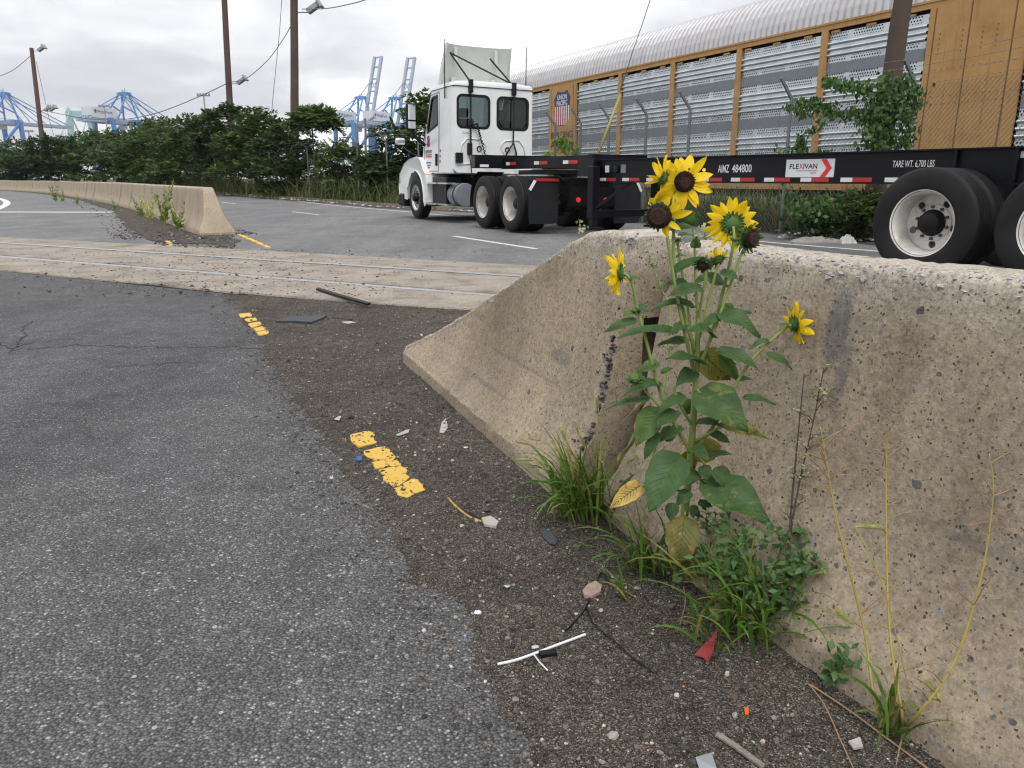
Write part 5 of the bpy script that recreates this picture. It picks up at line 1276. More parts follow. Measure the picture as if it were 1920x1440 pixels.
# ================================================================ CRANES AND BRIDGE FAR OFF
def crane(px, Y, z_apex, up, rot, label, blue):
    p = gx(px, Y); e = empty('harbour_crane', (p.x, p.y, 0), rot); tag(e, label, 'crane', 'ship to shore cranes beyond the trees')
    s = z_apex / 60.0; B = M[blue]; GZ = 40 * s
    def bm(name, mat, *segs, parent=e):
        b = MB()
        for a, c, w in segs: b.beam([v * s for v in a], [v * s for v in c], w * s)
        return b.build(name, mat, parent)
    for x in (-13, 13):
        for y in (-9, 9):
            bm('leg', B, ((x, y, 0), (x * .96, y * .9, 41), 2.3))
    for y in (-9, 9):
        bm('portal_beam', B, ((-13, y, 16), (13, y, 16), 2.0)); bm('diagonal_brace', B, ((-12.5, y, 17), (12.3, y * .9, 40), 1.5))
    for x in (-13, 13): bm('cross_beam', B, ((x * .96, -8.1, 41), (x * .96, 8.1, 41), 2.4)); bm('cross_beam', B, ((x, -9, 16), (x, 9, 16), 1.8))
    for y in (-3.2, 3.2):
        g_ = bm('girder', M['cranegrey'], ((-32, y, 40), (16, y, 40), 2.4))
    bm('trolley_rail', M['cranewhite'], ((-32, 0, 38.6), (16, 0, 38.6), 1.0))
    for y in (-3.0, 3.0):
        bm('tower_leg', B, ((13, y * 2.2, 42), (10, y, 60), 1.2)); bm('tower_leg', B, ((-6, y * 2.2, 42), (8, y, 60), .9)); bm('backstay', B, ((-30, y, 41), (8, y, 59.5), .5))
        bm('tower_brace', B, ((12, y * 1.8, 47), (2, y * 1.4, 51), .8))
    bm('apex_platform', B, ((7, -3.6, 60), (11.5, -3.6, 60), 1.6), ((7, 3.6, 60), (11.5, 3.6, 60), 1.6), ((9, -3.6, 60), (9, 3.6, 60), 2.2))
    bm('apex_lamps', M['cranegrey'], ((8, -2, 61), (8, -2, 63.4), .5), ((10, 2, 61), (10, 2, 62.6), .5), ((8, 1, 62), (10, 1, 62), .4))
    h = MB().box(-26 * s, -4 * s, -4.6 * s, 4.6 * s, 41.5 * s, 48.5 * s).build('machinery_house', M['cranewhite'], e)
    for sy in (-1, 1):
        X = (-sy * -1.0, 0, 0)
        text('house_lettering', 'PhilaPort', M['textblue'], h, frame((-15 * s, sy * 4.68 * s, 45.6 * s), (-sy, 0, 0) if sy > 0 else (1, 0, 0), (0, 0, 1)), 13 * s, 2.2 * s, .01)
        MB().plate([[(-24.2, 46.8), (-22.4, 46.8), (-22.4, 45.4), (-23.3, 44.3), (-24.2, 45.4)]], .06, lambda a, b, d, sy=sy: (a * s, sy * (4.66 + d) * s, b * s)).build('house_badge', M['textblue'], h)
    for k in range(8): bm('railing_post', B, ((-32 + 6 * k, -4.4, 41), (-32 + 6 * k, -4.4, 42.4), .25))
    bm('railing', B, ((-32, -4.4, 42.4), (12, -4.4, 42.4), .3)); bm('cabin', M['cranewhite'], ((3, 0, 37), (7, 0, 37), 3.2))
    bm('stair_tower', B, ((-13, -9.8, 3), (-13, -9.8, 40), 1.3))
    if up:
        tx, tz = 34, 92
        for y in (-3.2, 3.2): bm('boom', M['cranegrey'], ((16, y, 40), (tx, y, tz), 2.0))
        for t in (.15, .33, .5, .68, .85, .99): bm('boom_tie', M['cranegrey'], ((16 + (tx - 16) * t, -3.2, 40 + (tz - 40) * t), (16 + (tx - 16) * t, 3.2, 40 + (tz - 40) * t), 1.0))
        for t in (.15, .5): bm('boom_brace', M['cranegrey'], ((16 + (tx - 16) * t, -3.2, 40 + (tz - 40) * t), (16 + (tx - 16) * (t + .18), 3.2, 40 + (tz - 40) * (t + .18)), .5))
        for y in (-3, 3): bm('forestay', M['cranegrey'], ((10, y, 60), (28, y, 74.5), .5))
    else:
        for y in (-3.2, 3.2):
            bm('boom', M['cranegrey'], ((16, y, 40), (62, y, 40), 2.1)); bm('forestay', B, ((10, y, 60), (38, y, 41.5), .45)); bm('forestay', B, ((10, y, 60), (58, y, 41.5), .5)); bm('forestay', B, ((10, y, 60), (25, y, 41.5), .4))
        for x in (24, 34, 44, 54, 62): bm('boom_tie', M['cranegrey'], ((x, -3.2, 40), (x, 3.2, 40), 1.0))
    return e
crane(10, 545, 56.5, False, R(72), 'boom-down blue crane cut off at the left edge of the picture', 'craneblue')
crane(234, 545, 56.5, False, R(72), 'boom-down blue crane overlapping the green bridge tower', 'craneblue')
crane(670, 690, 68, True, R(64), 'boom-up pale blue crane, left one of the pair by the truck', 'craneblue2')
crane(733, 690, 67.5, True, R(64), 'boom-up pale blue crane, right one of the pair by the truck', 'craneblue2')
bp = gx(165, 1340); BR = empty('suspension_bridge', (bp.x, bp.y, 0), R(20)); tag(BR, 'pale green suspension bridge tower with cables far behind the cranes', 'bridge')
for x in (-15, 15): MB().beam((x * 1.1, 0, 0), (x, 0, 108), 9, 9).lathe([(3.4, 108), (3.2, 111), (1.5, 114), (.1, 116)], 'z', 10, (x, 0, 0)).build('tower_leg', M['bridge'], BR)
for z, h in ((103, 12), (58, 7)): MB().beam((-15, 0, z), (15, 0, z), 5, h).build('tower_beam', M['bridge'], BR)
for x in (-14, 14):
    for sg in (-1, 1):
        cb = MB().tube([Vector((x, sg * 420 * t, 108 - 100 * (1 - (1 - t) ** 2) * .98)) for t in np.linspace(0, 1, 14)], 1.1, 6).build('main_cable', M['bridge'], BR)
        for k in range(1, 20):
            t = k / 20; zc = 108 - 100 * (1 - (1 - t) ** 2) * .98; MB().beam((x, sg * 420 * t, 30), (x, sg * 420 * t, max(zc, 31)), .45).build('hanger', M['bridge'], cb)
MB().box(-16, 16, -700, 700, 27, 31).build('deck', M['bridge'], BR)
def mast(px, ytop, Y, label):
    p = gx(px, Y); q = at(px, ytop, Y); e = empty('light_mast', p); tag(e, label, 'light mast', 'far light masts')
    MB().tube([(0, 0, 0), (0, 0, q.z)], .3, 6).build('mast', M['lampgrey'], e)
    MB().box(-2.6, 2.6, -.3, .3, q.z - .5, q.z - .1).build('lamp_bar', M['lampgrey'], e)
    for k in range(5): MB().box(-2.6 + 1.15 * k, -2.0 + 1.15 * k, -.6, .1, q.z - .1, q.z + .6).build('lamp', M['lampgrey'], e)
mast(397, 178, 330, 'thin far light mast left of the middle timber pole'); mast(213, 199, 400, 'far light mast in front of the boom-down crane'); mast(67, 246, 420, 'low far light mast beside the reddish pole')
# ================================================================ SUNFLOWER
SF = empty('sunflower', G(1265, 1127)); S0 = SF.location.copy()
tag(SF, 'tall branching wild sunflower with yellow blooms growing against the near barrier', 'sunflower')
def at_f(px, py, Y, gap=.014):
    """as at(), but drawn towards the viewer until it stands clear of the near barriers"""
    for k in range(60):
        p = at(px, py, Y)
        for N_, nt, lo, hi in ((N1, NT1, 1.99, 9), (N2, NT2, -9, 1.90)):
            if N_.x * p.y - N_.y * p.x < lo or N_.x * p.y - N_.y * p.x > hi: continue
            if p.z < .86 and (N_.x * p.x + N_.y * p.y) - (nt + .305) > -(hw(max(p.z, 0)) + gap): break
        else: return p
        Y -= .012
    return p
def sp(px, py, dY=0.0): return at_f(px, py, S0.y + .03 + dY, .02) - S0
def stem(pts, r0, r1, mat='stem', name='stem', parent=None, off=None):
    P = smooth_poly([tuple(p) for p in pts], 5); n_ = len(P)
    return MB().tube(P, [r0 + (r1 - r0) * i / (n_ - 1) for i in range(n_)], 8).build(name, M[mat], parent, smooth=True)
stem([Vector((0, 0, -.02)), sp(1268, 1090), sp(1284, 960), sp(1295, 850), sp(1303, 740), sp(1308, 640), sp(1309, 580)], .0115, .0050, 'stem', 'main_stem', SF)
BR_ = {
 'C': [(1303, 705, 0), (1290, 650, -.02), (1270, 560, -.03), (1255, 470, -.03), (1249, 425, -.03)],
 'A': [(1305, 660, 0), (1285, 600, 0), (1265, 510, .0), (1263, 430, 0), (1266, 375, .0), (1274, 352, .02)],
 'B': [(1264, 425, 0), (1259, 385, .02), (1251, 345, .03)],
 'I': [(1308, 600, 0), (1304, 520, .02), (1302, 460, .02), (1299, 425, .02)],
 'D': [(1306, 700, 0), (1330, 640, .02), (1352, 560, .02), (1369, 490, -.02), (1376, 450, -.03), (1375, 425, -.02)],
 'E': [(1308, 690, 0), (1335, 630, -.01), (1362, 555, .0), (1385, 490, .0), (1399, 456, .01)],
 'F': [(1309, 640, 0), (1322, 590, 0), (1337, 530, .0), (1347, 493, 0)],
 'W': [(1309, 600, 0), (1316, 560, -.02), (1323, 520, -.03), (1324, 505, -.03)],
 'K': [(1304, 700, 0), (1287, 560, .03), (1277, 500, .03), (1270, 455, .03)],
 'G': [(1296, 850, 0), (1262, 790, -.02), (1236, 730, -.03), (1212, 640, -.03), (1196, 580, -.02), (1186, 535, -.02), (1176, 517, -.02), (1166, 512, -.02)],
 'J': [(1255, 785, -.02), (1230, 755, -.04), (1205, 728, -.05), (1193, 713, -.05)],
 'H': [(1298, 855, 0), (1322, 820, -.01), (1350, 780, -.02), (1380, 720, -.03), (1415, 668, -.03), (1450, 635, -.02), (1475, 614, -.02), (1486, 609, -.02)],
 'L': [(1300, 800, 0), (1275, 760, -.03), (1262, 725, -.03)], 'Mx': [(1297, 830, 0), (1330, 812, -.03), (1350, 800, -.04)]}
for k, v in BR_.items():
    stem([sp(*p) for p in v], .0045 if k in 'GHCDA' else .0034, .0030 if k not in 'BIJ' else .0022, 'stem', 'branch', SF)
def petal_mesh(L, w, curl, tw):
    b = MB(); rows = []
    for i in range(8):
        t = i / 7; hwd = w * (math.sin(math.pi * min(t * .92 + .08, 1) ** .8)) ** .75 * (1 if t < .97 else .2)
        rows.append([(j * hwd, L * t, curl * L * t * t + .10 * w * (1 - abs(j)) * math.cos(3 * t) + tw * j * t * w * .5 - .25 * w * (1 - abs(j))) for j in (-1, -.5, 0, .5, 1)])
    b.grid(rows); return b
PM = []
for k in range(6):
    o = petal_mesh(1.0, .155 + .02 * (k % 3), (-.05, .12, -.18, .22, .0, -.3)[k], (-.6, .5, .9, -.3, 0, .6)[k]).build('petal', M['petal'], None, smooth=True, fix=False); PM.append(o.data); bpy.data.objects.remove(o)
BM_ = []
for k in range(3):
    b = MB(); rows = []
    for i in range(6):
        t = i / 5; hwd = .34 * (1 - t) ** .6 * (.7 + .6 * t); rows.append([(j * hwd, t, .12 * (1 - abs(j)) + (.2, -.1, .35)[k] * t * t) for j in (-1, 0, 1)])
    o = b.grid(rows).build('bract', M['calyx'], None, smooth=True, fix=False); BM_.append(o.data); bpy.data.objects.remove(o)
def head(px, py, dY, face, rd, lp, petals, label=None, disc=True, tilt=0.0, nb=20, dome=.35, wilt=False, bl=.9):
    c = sp(px, py, dY); z = Vector(face).normalized(); x = z.cross(Vector((0, 0, 1)))
    if x.length < .1: x = Vector((1, 0, 0))
    x.normalize(); y = z.cross(x)          # y points down in the plane of the head when it faces us
    Mx = Matrix((x, y, z)).transposed().to_4x4(); Mx.translation = c
    dm = MB().lathe([(rd * .98, -.10 * rd), (rd, .10 * rd), (rd * .88, .30 * rd), (rd * .6, .42 * rd * dome / .35), (rd * .3, .40 * rd * dome / .35), (.0005, .44 * rd * dome / .35)], 'z', 20)
    if disc:                               # florets standing up on the disc
        for i in range(150):
            rr = rd * math.sqrt(i / 150) * .96; a = i * 2.39996; h = rd * (.34 + .12 * random.random()); dm.tube([(rr * math.cos(a), rr * math.sin(a), .1 * rd), (rr * 1.04 * math.cos(a), rr * 1.04 * math.sin(a), h + .18 * rd * (rr / rd > .5))], [rd * .05, rd * .028], 4)
    hd_ = dm.build('flower_head', M['disc'] if disc else M['calyx'], SF, smooth='auto', fix=False); hd_.matrix_local = Mx
    if label: hd_['label'] = label
    cal = MB().lathe([(.0004, -.66 * rd), (rd * .2, -.62 * rd), (rd * .7, -.5 * rd), (rd * 1.0, -.2 * rd), (rd * 1.02, .02 * rd)], 'z', 18).build('calyx', M['calyx'], hd_, smooth=True)
    for ring, kk in ((0, nb), (1, nb - 5)):
        for i in range(kk):
            a = 2 * math.pi * (i + .5 * ring) / kk + random.uniform(-.1, .1); o = bpy.data.objects.new('bract', BM_[(i + ring) % 3]); link(o, hd_)
            s_ = rd * bl * random.uniform(.75, 1.15) * (.62 if petals and disc else 1); o.matrix_local = Matrix.Rotation(a, 4, 'Z') @ Matrix.Translation((0, rd * (.62 if ring else .86), -rd * (.46 if ring else .30))) @ Matrix.Rotation(R(-14 if ring else (-12 if petals else 18) + random.uniform(-15, 25)), 4, 'X') @ Matrix.Diagonal((s_, s_, s_, 1))
    for (a, sc_) in petals:
        o = bpy.data.objects.new('petal', random.choice(PM)); link(o, hd_)
        L = lp * sc_ * random.uniform(.9, 1.1); w = L * random.uniform(1.05, 1.5)
        o.matrix_local = Matrix.Rotation(R(a + random.uniform(-4, 4)), 4, 'Z') @ Matrix.Translation((0, rd * .88, -.02 * rd)) @ Matrix.Rotation(R(tilt + random.uniform(-20, 24)), 4, 'X') @ Matrix.Rotation(R(random.uniform(-25, 25)), 4, 'Y') @ Matrix.Diagonal((w, L, L, 1))
    return hd_
full = lambda n_, jit=6: [(360 * i / n_ + random.uniform(-jit, jit), random.uniform(.82, 1.1)) for i in range(n_)]
head(1283, 341, .0, (.12, -1, .10), .0225, .044, full(16), 'bloom with brown disc facing the camera, topmost', tilt=-4)
head(1242, 334, -.01, (-.7, .55, .3), .0135, .034, [(a, .95) for a in range(60, 320, 24)], 'smaller bloom turned away beside the topmost one', tilt=22)
head(1229, 384, .03, (-.7, .2, .72), .017, .042, [(a, 1.0) for a in range(100, 300, 20)], 'bloom seen from the side, left of the stems', tilt=24)
head(1236, 405, -.03, (-.35, -1, -.05), .027, .040, [(60, .9), (95, 1.0), (120, .95), (150, .55), (35, .75), (20, .6)], 'old head with large dark disc and few petals', dome=.6, tilt=14, bl=.7)
head(1372, 419, .0, (.05, 1, .12), .020, .043, full(19), 'large bloom seen from behind', tilt=-2, bl=.95)
head(1406, 447, .0, (.5, -.86, -.1), .0205, .02, [], 'petalless dark seed head on the right', dome=.6, bl=1.0)
head(1344, 487, .0, (-.3, .75, .6), .0135, .026, [(a, .8) for a in (120, 150, 180, 210, 235)], 'small wilting bloom in the middle', tilt=30)
head(1318, 497, -.03, (-.4, -.7, -.65), .012, .02, [], 'withered brown head in the middle', dome=.7, bl=1.2)
head(1160, 512, -.02, (-.95, .34, -.06), .017, .039, full(17), 'bloom facing left on the left branch', tilt=12, bl=.9)
head(1492, 607, -.02, (.97, .18, .1), .016, .035, full(17), 'bloom facing right on the right branch', tilt=16, bl=.9)
head(1292, 410, .02, (-.15, .8, .45), .0185, .02, [], 'green unopened head near the top', disc=False, bl=.55)
head(1190, 708, -.05, (-.2, -.3, .9), .011, .02, [], 'small green bud on the low left branch', disc=False, bl=1.3)
head(1269, 449, .03, (0, -.2, 1), .0075, .02, [], None, disc=False, bl=1.3, nb=12)
head(1376, 448, -.03, (0, -.2, 1), .006, .02, [], None, disc=False, bl=1.2, nb=10)
head(1192, 582, -.02, (-.1, -.2, 1), .008, .02, [], None, disc=False, bl=1.2, nb=12)

def leaf(b, t_, w, face, mat='leaf', parent=SF, arch=.12, fold=.25, name='leaf', nu=11, wave=.1, frm=sp, stalk=True):
    """heart shaped leaf from base to tip: (px, py, dY) each, width in photo pixels, face 0 level .. 1 turned to the camera"""
    B, T_ = frm(*b), frm(*t_); d = T_ - B; L = d.length; d = d / L
    cam_dir = (Vector((0, 0, CAMH)) - (S0 + B)).normalized(); nh = (Vector((0, 0, 1)) * (1 - face) + cam_dir * face).normalized()
    sd = d.cross(nh).normalized(); up = sd.cross(d).normalized(); wm = w / 850.0 / 2 * .87; ph = random.uniform(0, 6)
    rows = []
    for i in range(nu):
        t = i / (nu - 1); prof_ = (t ** .45) * (1 - t) ** .95 * 2.38 if t > 0 else 0.0
        prof_ = min(prof_, 1.05); back = -.10 * math.exp(-((t - .05) / .10) ** 2)
        r = []
        for j in (-1, -.66, -.33, 0, .33, .66, 1):
            tt = t + (back * abs(j) ** 1.5 if t < .5 else 0)
            jag_ = 1 + (.05 * math.sin(t * 38 + j) if abs(j) > .9 else 0)
            z = arch * L * (math.sin(math.pi * min(t, 1)) * .9 - t * t * .6) + fold * wm * prof_ * abs(j) + wave * wm * math.sin(9 * t + ph + 2.2 * j) * abs(j)
            r.append(B + d * (L * tt) + sd * (wm * prof_ * j * jag_) + up * z)
        rows.append(r)
    lf = MB().grid(rows).build(name, M[mat], parent, smooth=True, fix=False)
    vb = MB()
    if w >= 22:
        for i in range(1, nu - 2):
            for jj in (2, 4):
                q = 1 if jj == 2 else 5; k = min(i + 2, nu - 1); e0, e1, e2 = rows[i][3], rows[min(i + 1, nu - 1)][jj], rows[k][q]
                vb.tube([e0 + up * .0003, e1 + up * .0004, e2 + up * .0003], [.0008, .0006, .0003], 3, cap=False)
        vb.build('side_veins', M['leafpale'], lf, fix=False)['kind'] = 'stuff'
    MB().tube([rows[i][3] - up * .0002 for i in range(0, nu, 2)], [.0016, .0014, .0011, .0008, .0006, .0004][:len(range(0, nu, 2))], 5).build('midrib', M['leafpale'], lf, smooth=True)
    return lf
LV = [((1311, 737, -.03), (1404, 806, -.10), 92, .55, 'leafmottle'), ((1268, 858, -.04), (1216, 958, -.12), 92, .6, 'leaf'), ((1322, 905, -.03), (1448, 981, -.12), 96, .5, 'leafmottle'),
 ((1283, 972, -.03), (1272, 1064, -.06), 78, .9, 'leaffade'), ((1199, 911, -.05), (1144, 952, -.09), 44, .8, 'leafyellow'), ((1232, 768, -.02), (1192, 836, -.05), 58, .8, 'leafpale'), ((1268, 772, -.04), (1230, 802, -.08), 40, .45, 'leaf'),
 ((1320, 682, -.02), (1250, 670, -.10), 44, .35, 'leaf'), ((1345, 660, -.02), (1426, 692, -.06), 42, .35, 'leaf'), ((1318, 664, .03), (1369, 714, .04), 72, .9, 'leafspot'), ((1238, 722, -.03), (1171, 736, -.08), 38, .4, 'leaf'),
 ((1214, 748, -.03), (1142, 762, -.06), 24, .35, 'leaf'), ((1301, 698, -.01), (1268, 722, -.05), 40, .7, 'leaf'), ((1282, 744, -.03), (1234, 772, -.07), 32, .45, 'leaf'), ((1300, 752, .02), (1284, 778, .03), 34, .8, 'leafpale'),
 ((1352, 798, -.02), (1444, 822, -.03), 36, .4, 'leafspot'), ((1395, 745, -.02), (1456, 757, -.04), 24, .35, 'leaf'), ((1300, 852, .02), (1354, 834, .05), 60, .9, 'leafspot'), ((1296, 850, .02), (1276, 884, .03), 52, .9, 'leafspot'),
 ((1308, 888, -.02), (1274, 908, -.05), 38, .6, 'leaf'), ((1320, 874, -.03), (1326, 902, -.05), 32, .7, 'leaf'), ((1344, 878, -.03), (1366, 918, -.06), 40, .7, 'leaf'), ((1292, 922, -.02), (1268, 948, -.04), 32, .7, 'leaf'), ((1262, 945, -.03), (1256, 977, -.05), 32, .8, 'leaf'),
 ((1310, 944, -.02), (1337, 950, -.03), 22, .5, 'leaf'), ((1302, 948, -.02), (1299, 972, -.03), 22, .8, 'leaf'), ((1324, 856, -.02), (1374, 850, -.04), 22, .4, 'leaf'), ((1278, 803, -.02), (1230, 831, -.04), 28, .5, 'leaf'), ((1234, 813, -.03), (1207, 862, -.05), 28, .6, 'leaf'),
 ((1332, 810, -.02), (1370, 831, -.04), 26, .5, 'leaf'), ((1308, 794, -.03), (1354, 797, -.06), 26, .4, 'leaf'), ((1299, 577, -.01), (1221, 577, -.04), 32, .35, 'leaf'), ((1264, 624, -.02), (1158, 629, -.07), 34, .35, 'leaf'), ((1289, 610, -.02), (1254, 626, -.06), 26, .4, 'leaf'),
 ((1191, 601, -.02), (1131, 623, -.03), 26, .5, 'leaf'), ((1313, 538, -.02), (1253, 554, -.06), 38, .5, 'leaf'), ((1290, 536, 0), (1247, 533, -.02), 30, .4, 'leaf'), ((1264, 510, -.01), (1323, 481, -.03), 30, .45, 'leaf'), ((1257, 431, -.01), (1304, 426, -.02), 24, .4, 'leaf'),
 ((1272, 441, .02), (1303, 442, .02), 12, .4, 'leafpale'), ((1304, 464, .01), (1306, 443, .0), 24, .9, 'leafpale'), ((1321, 518, .02), (1368, 537, .03), 36, .5, 'leaf'), ((1352, 511, .0), (1386, 524, -.02), 26, .5, 'leaf'), ((1362, 592, .0), (1409, 585, -.02), 26, .4, 'leaf'),
 ((1350, 590, -.01), (1428, 629, -.05), 44, .45, 'leaf'), ((1348, 593, 0), (1320, 612, -.03), 30, .5, 'leaf'), ((1337, 632, -.02), (1290, 617, -.07), 38, .45, 'leaf'), ((1288, 638, 0), (1233, 646, -.03), 26, .45, 'leaf'), ((1361, 570, .01), (1366, 592, .0), 30, .8, 'leafpale'),
 ((1234, 682, -.03), (1194, 697, -.04), 28, .6, 'leafpale'), ((1442, 640, -.02), (1404, 654, -.04), 18, .4, 'leaf'), ((1438, 664, -.02), (1488, 692, -.04), 22, .45, 'leaf'), ((1192, 586, -.02), (1167, 592, -.03), 18, .5, 'leafpale'), ((1195, 576, -.02), (1216, 584, -.03), 20, .5, 'leaf'),
 ((1178, 522, -.02), (1200, 520, -.03), 12, .5, 'leafpale'), ((1484, 612, -.02), (1460, 608, -.03), 14, .4, 'leafpale'), ((1381, 712, -.02), (1410, 710, -.03), 16, .5, 'leaf'), ((1352, 668, .0), (1386, 716, .01), 30, .7, 'leafpale'), ((1324, 520, .0), (1302, 533, -.02), 20, .5, 'leafpale'),
 ((1240, 700, -.03), (1262, 690, -.03), 14, .6, 'leafpale'), ((1268, 482, 0), (1286, 478, -.01), 12, .5, 'leafpale'), ((1346, 492, 0), (1366, 482, .01), 10, .4, 'leaf'), ((1300, 840, -.03), (1330, 862, -.07), 30, .5, 'leaf'), ((1255, 800, .0), (1250, 830, .02), 36, .9, 'leafpale')]
for (b, t_, w, f, mt) in LV:
    leaf(b, t_, w, f, mt, arch=random.uniform(.05, .16), fold=random.uniform(.1, .4), wave=random.uniform(.08, .2))
for a in ((1296, 848, 1270, 856), (1297, 905, 1324, 904), (1303, 735, 1312, 737), (1285, 960, 1284, 974), (1290, 925, 1200, 911), (1300, 795, 1352, 798), (1298, 850, 1322, 872)):
    MB().tube([sp(a[0], a[1]), sp((a[0] + a[2]) / 2, (a[1] + a[3]) / 2 - 6, -.02), sp(a[2], a[3], -.03)], .0028, 6).build('leaf_stalk', M['stem'], SF, smooth=True)
for k in range(9):                          # withered leaves hanging at the foot
    x, y = random.uniform(1270, 1330), random.uniform(985, 1075); leaf((x, y, -.02), (x + random.uniform(-14, 14), y + random.uniform(25, 45), -.03), random.uniform(10, 22), .7, 'dry', fold=1.2, wave=.5, nu=9)

# ================================================================ GRASSES AND WEEDS
def arc_blades(name, P, az, L, W_, el, droop, mat, parent, ns=7):
    P, az, L, W_, el, droop = [np.asarray(v, float) for v in (P, az, L, W_, el, droop)]; N = len(P)
    dh = np.stack([np.cos(az), np.sin(az), np.zeros(N)], 1); sd = np.stack([-np.sin(az), np.cos(az), np.zeros(N)], 1); up = np.array([0, 0, 1.0]); rows = []; c = P.copy(); e_ = el.copy()
    sd = unit(sd + rng.normal(0, .35, (N, 3)))
    for k in range(ns + 1):
        t = k / ns; w = (W_ / 2 * (np.sin(math.pi * min(t * .8 + .2, 1)) if t < 1 else .03))[:, None]
        rows += [c - sd * w, c + up * 0.15 * w, c + sd * w]
        c = c + (dh * np.cos(e_)[:, None] + up * np.sin(e_)[:, None]) * (L / ns)[:, None]; e_ = e_ - droop / ns * (.4 + 1.2 * t)
    V = np.stack(rows, 1).reshape(-1, 3); base = (np.arange(N) * 3 * (ns + 1))[:, None]
    F = np.concatenate([base + np.array([3 * k + j, 3 * k + j + 1, 3 * k + j + 4, 3 * k + j + 3]) for k in range(ns) for j in (0, 1)], 1).reshape(-1, 4)
    return np_obj(name, V, F, mat, parent, smooth=True)
def seed_head(parent, a, b, r, mat, base=None, ns=9):
    """foxtail from a to b with a thin stalk from base"""
    a, b = Vector(a), Vector(b); L = (b - a).length; d = (b - a) / L; sag = Vector((0, 0, -.12 * L)); P = [a.lerp(b, t / 8) + sag * (t / 8) ** 2 for t in range(9)]
    m_ = MB().tube(P, [r * .35 * math.sin(math.pi * (.12 + .8 * t / 8)) for t in range(9)], 6)
    for i in range(230):
        t = random.random(); c = a.lerp(b, t) + sag * t * t; v = Vector((random.gauss(0, 1), random.gauss(0, 1), random.gauss(0, 1))); v = (v - d * v.dot(d)).normalized()
        rr = r * (.45 + .75 * math.sin(math.pi * (.1 + .85 * t))); tip = c + v * rr + d * rr * .8; w = d.cross(v) * .00045
        o = len(m_.v); m_.v += [tuple(c - w), tuple(c + w), tuple(tip)]; m_.f.append((o, o + 1, o + 2))
    h = m_.build('seed_head', mat, parent, fix=False)
    if base is not None:
        base = Vector(base); mid = base.lerp(a, .55) + Vector((0, 0, .12 * (a - base).length)); MB().tube(smooth_poly([tuple(base), tuple(mid), tuple(a)], 5), .0011, 5).build('stalk', M['stalk'] if mat is M['foxtail'] else M['stalkpink'], h, smooth=True)
    return h
def clump(px, py, n_, Lr, spread, wr, label, heads=(), az=None, dry=.12, name='foxtail_grass'):
    o = G(px, py); z0 = dirt_z(o.x, o.y); e = empty(name, (o.x, o.y, max(z0, 0))); tag(e, label, 'grass clump', 'weeds along the near barrier')
    P = rng.normal(0, spread, (n_, 3)); P[:, 2] = 0; a = rng.normal(3.7, 1.05, n_) if az is None else rng.normal(az[0], az[1], n_)
    P[:, :2] += np.array([-.03, -.014])
    L = rng.uniform(Lr[0], Lr[1], n_); el = rng.uniform(R(45), R(89), n_); dr = rng.uniform(.3, 2.4, n_)
    arc_blades('blades', P, a, L, rng.uniform(wr[0], wr[1], n_), el, dr, M['grass'], e)['kind'] = 'stuff'
    k = int(n_ * dry); P2 = rng.normal(0, spread, (k, 3)); P2[:, 2] = 0
    arc_blades('dry_blades', P2, rng.normal(3.7, 1.1, k), rng.uniform(Lr[0] * .5, Lr[1] * .7, k), np.full(k, wr[0] * .8), rng.uniform(R(10), R(60), k), rng.uniform(.5, 2.5, k), M['dry'], e)['kind'] = 'stuff'
    for (x0, y0, x1, y1, dY, tan) in heads:
        A, B = at_f(x0, y0, o.y + dY, .02) - e.location, at_f(x1, y1, o.y + dY, .02) - e.location
        seed_head(e, A, B, .0105, M['foxtan'] if tan else M['foxtail'], base=(random.gauss(0, spread * .6), random.gauss(0, spread * .6), .03))
    return e
clump(1112, 985, 190, (.09, .33), .042, (.005, .0105), 'largest foxtail grass clump at the joint of the near barriers',
  [(996, 834, 966, 824, -.02, 1), (1014, 826, 990, 818, .0, 1), (1000, 863, 966, 858, -.03, 0), (1040, 884, 1018, 876, -.03, 0), (1085, 815, 1077, 785, .03, 1), (1060, 826, 1053, 803, .0, 0), (1050, 850, 1034, 822, 0, 1), (1070, 862, 1062, 838, .0, 0), (1096, 840, 1088, 815, .03, 1),
   (1122, 766, 1118, 742, .04, 0), (1130, 850, 1131, 822, .02, 0), (1158, 865, 1164, 848, .0, 0), (1128, 882, 1127, 866, -.04, 1), (1131, 902, 1130, 886, -.05, 0), (1114, 926, 1118, 908, -.06, 1), (1188, 770, 1206, 748, .05, 1), (1178, 836, 1190, 812, .03, 0), (1166, 980, 1188, 992, -.06, 0), (1176, 868, 1194, 852, .02, 0), (1200, 950, 1210, 974, -.05, 0)])
clump(1232, 1085, 70, (.08, .24), .032, (.0045, .0105), 'grass clump left of the sunflower foot', [(1345, 1040, 1372, 1052, -.06, 1), (1306, 1080, 1280, 1010, .02, 0)])
clump(1430, 1200, 120, (.09, .30), .05, (.005, .011), 'grass and weed tangle right of the sunflower foot', [(1394, 1080, 1393, 1058, .03, 0), (1402, 1122, 1400, 1103, .0, 1), (1470, 1082, 1466, 1062, .02, 0), (1330, 1142, 1346, 1156, -.03, 0), (1500, 1050, 1518, 1026, .04, 1), (1602, 1170, 1568, 1142, .04, 0), (1526, 1078, 1545, 1070, .03, 0)])
clump(1690, 1398, 18, (.08, .2), .012, (.006, .011), 'small grass tuft at the foot of the yellow stalks by the barrier', [(1766, 1316, 1738, 1272, .03, 0), (1604, 988, 1656, 984, .12, 0)])
clump(1195, 1135, 10, (.06, .14), .01, (.004, .008), 'few drooping grass blades on the gravel left of the sunflower', az=(math.pi, .5))
clump(1345, 1225, 9, (.08, .17), .012, (.005, .009), 'arching grass blades beside the red leaf', az=(math.pi * 1.05, .5))
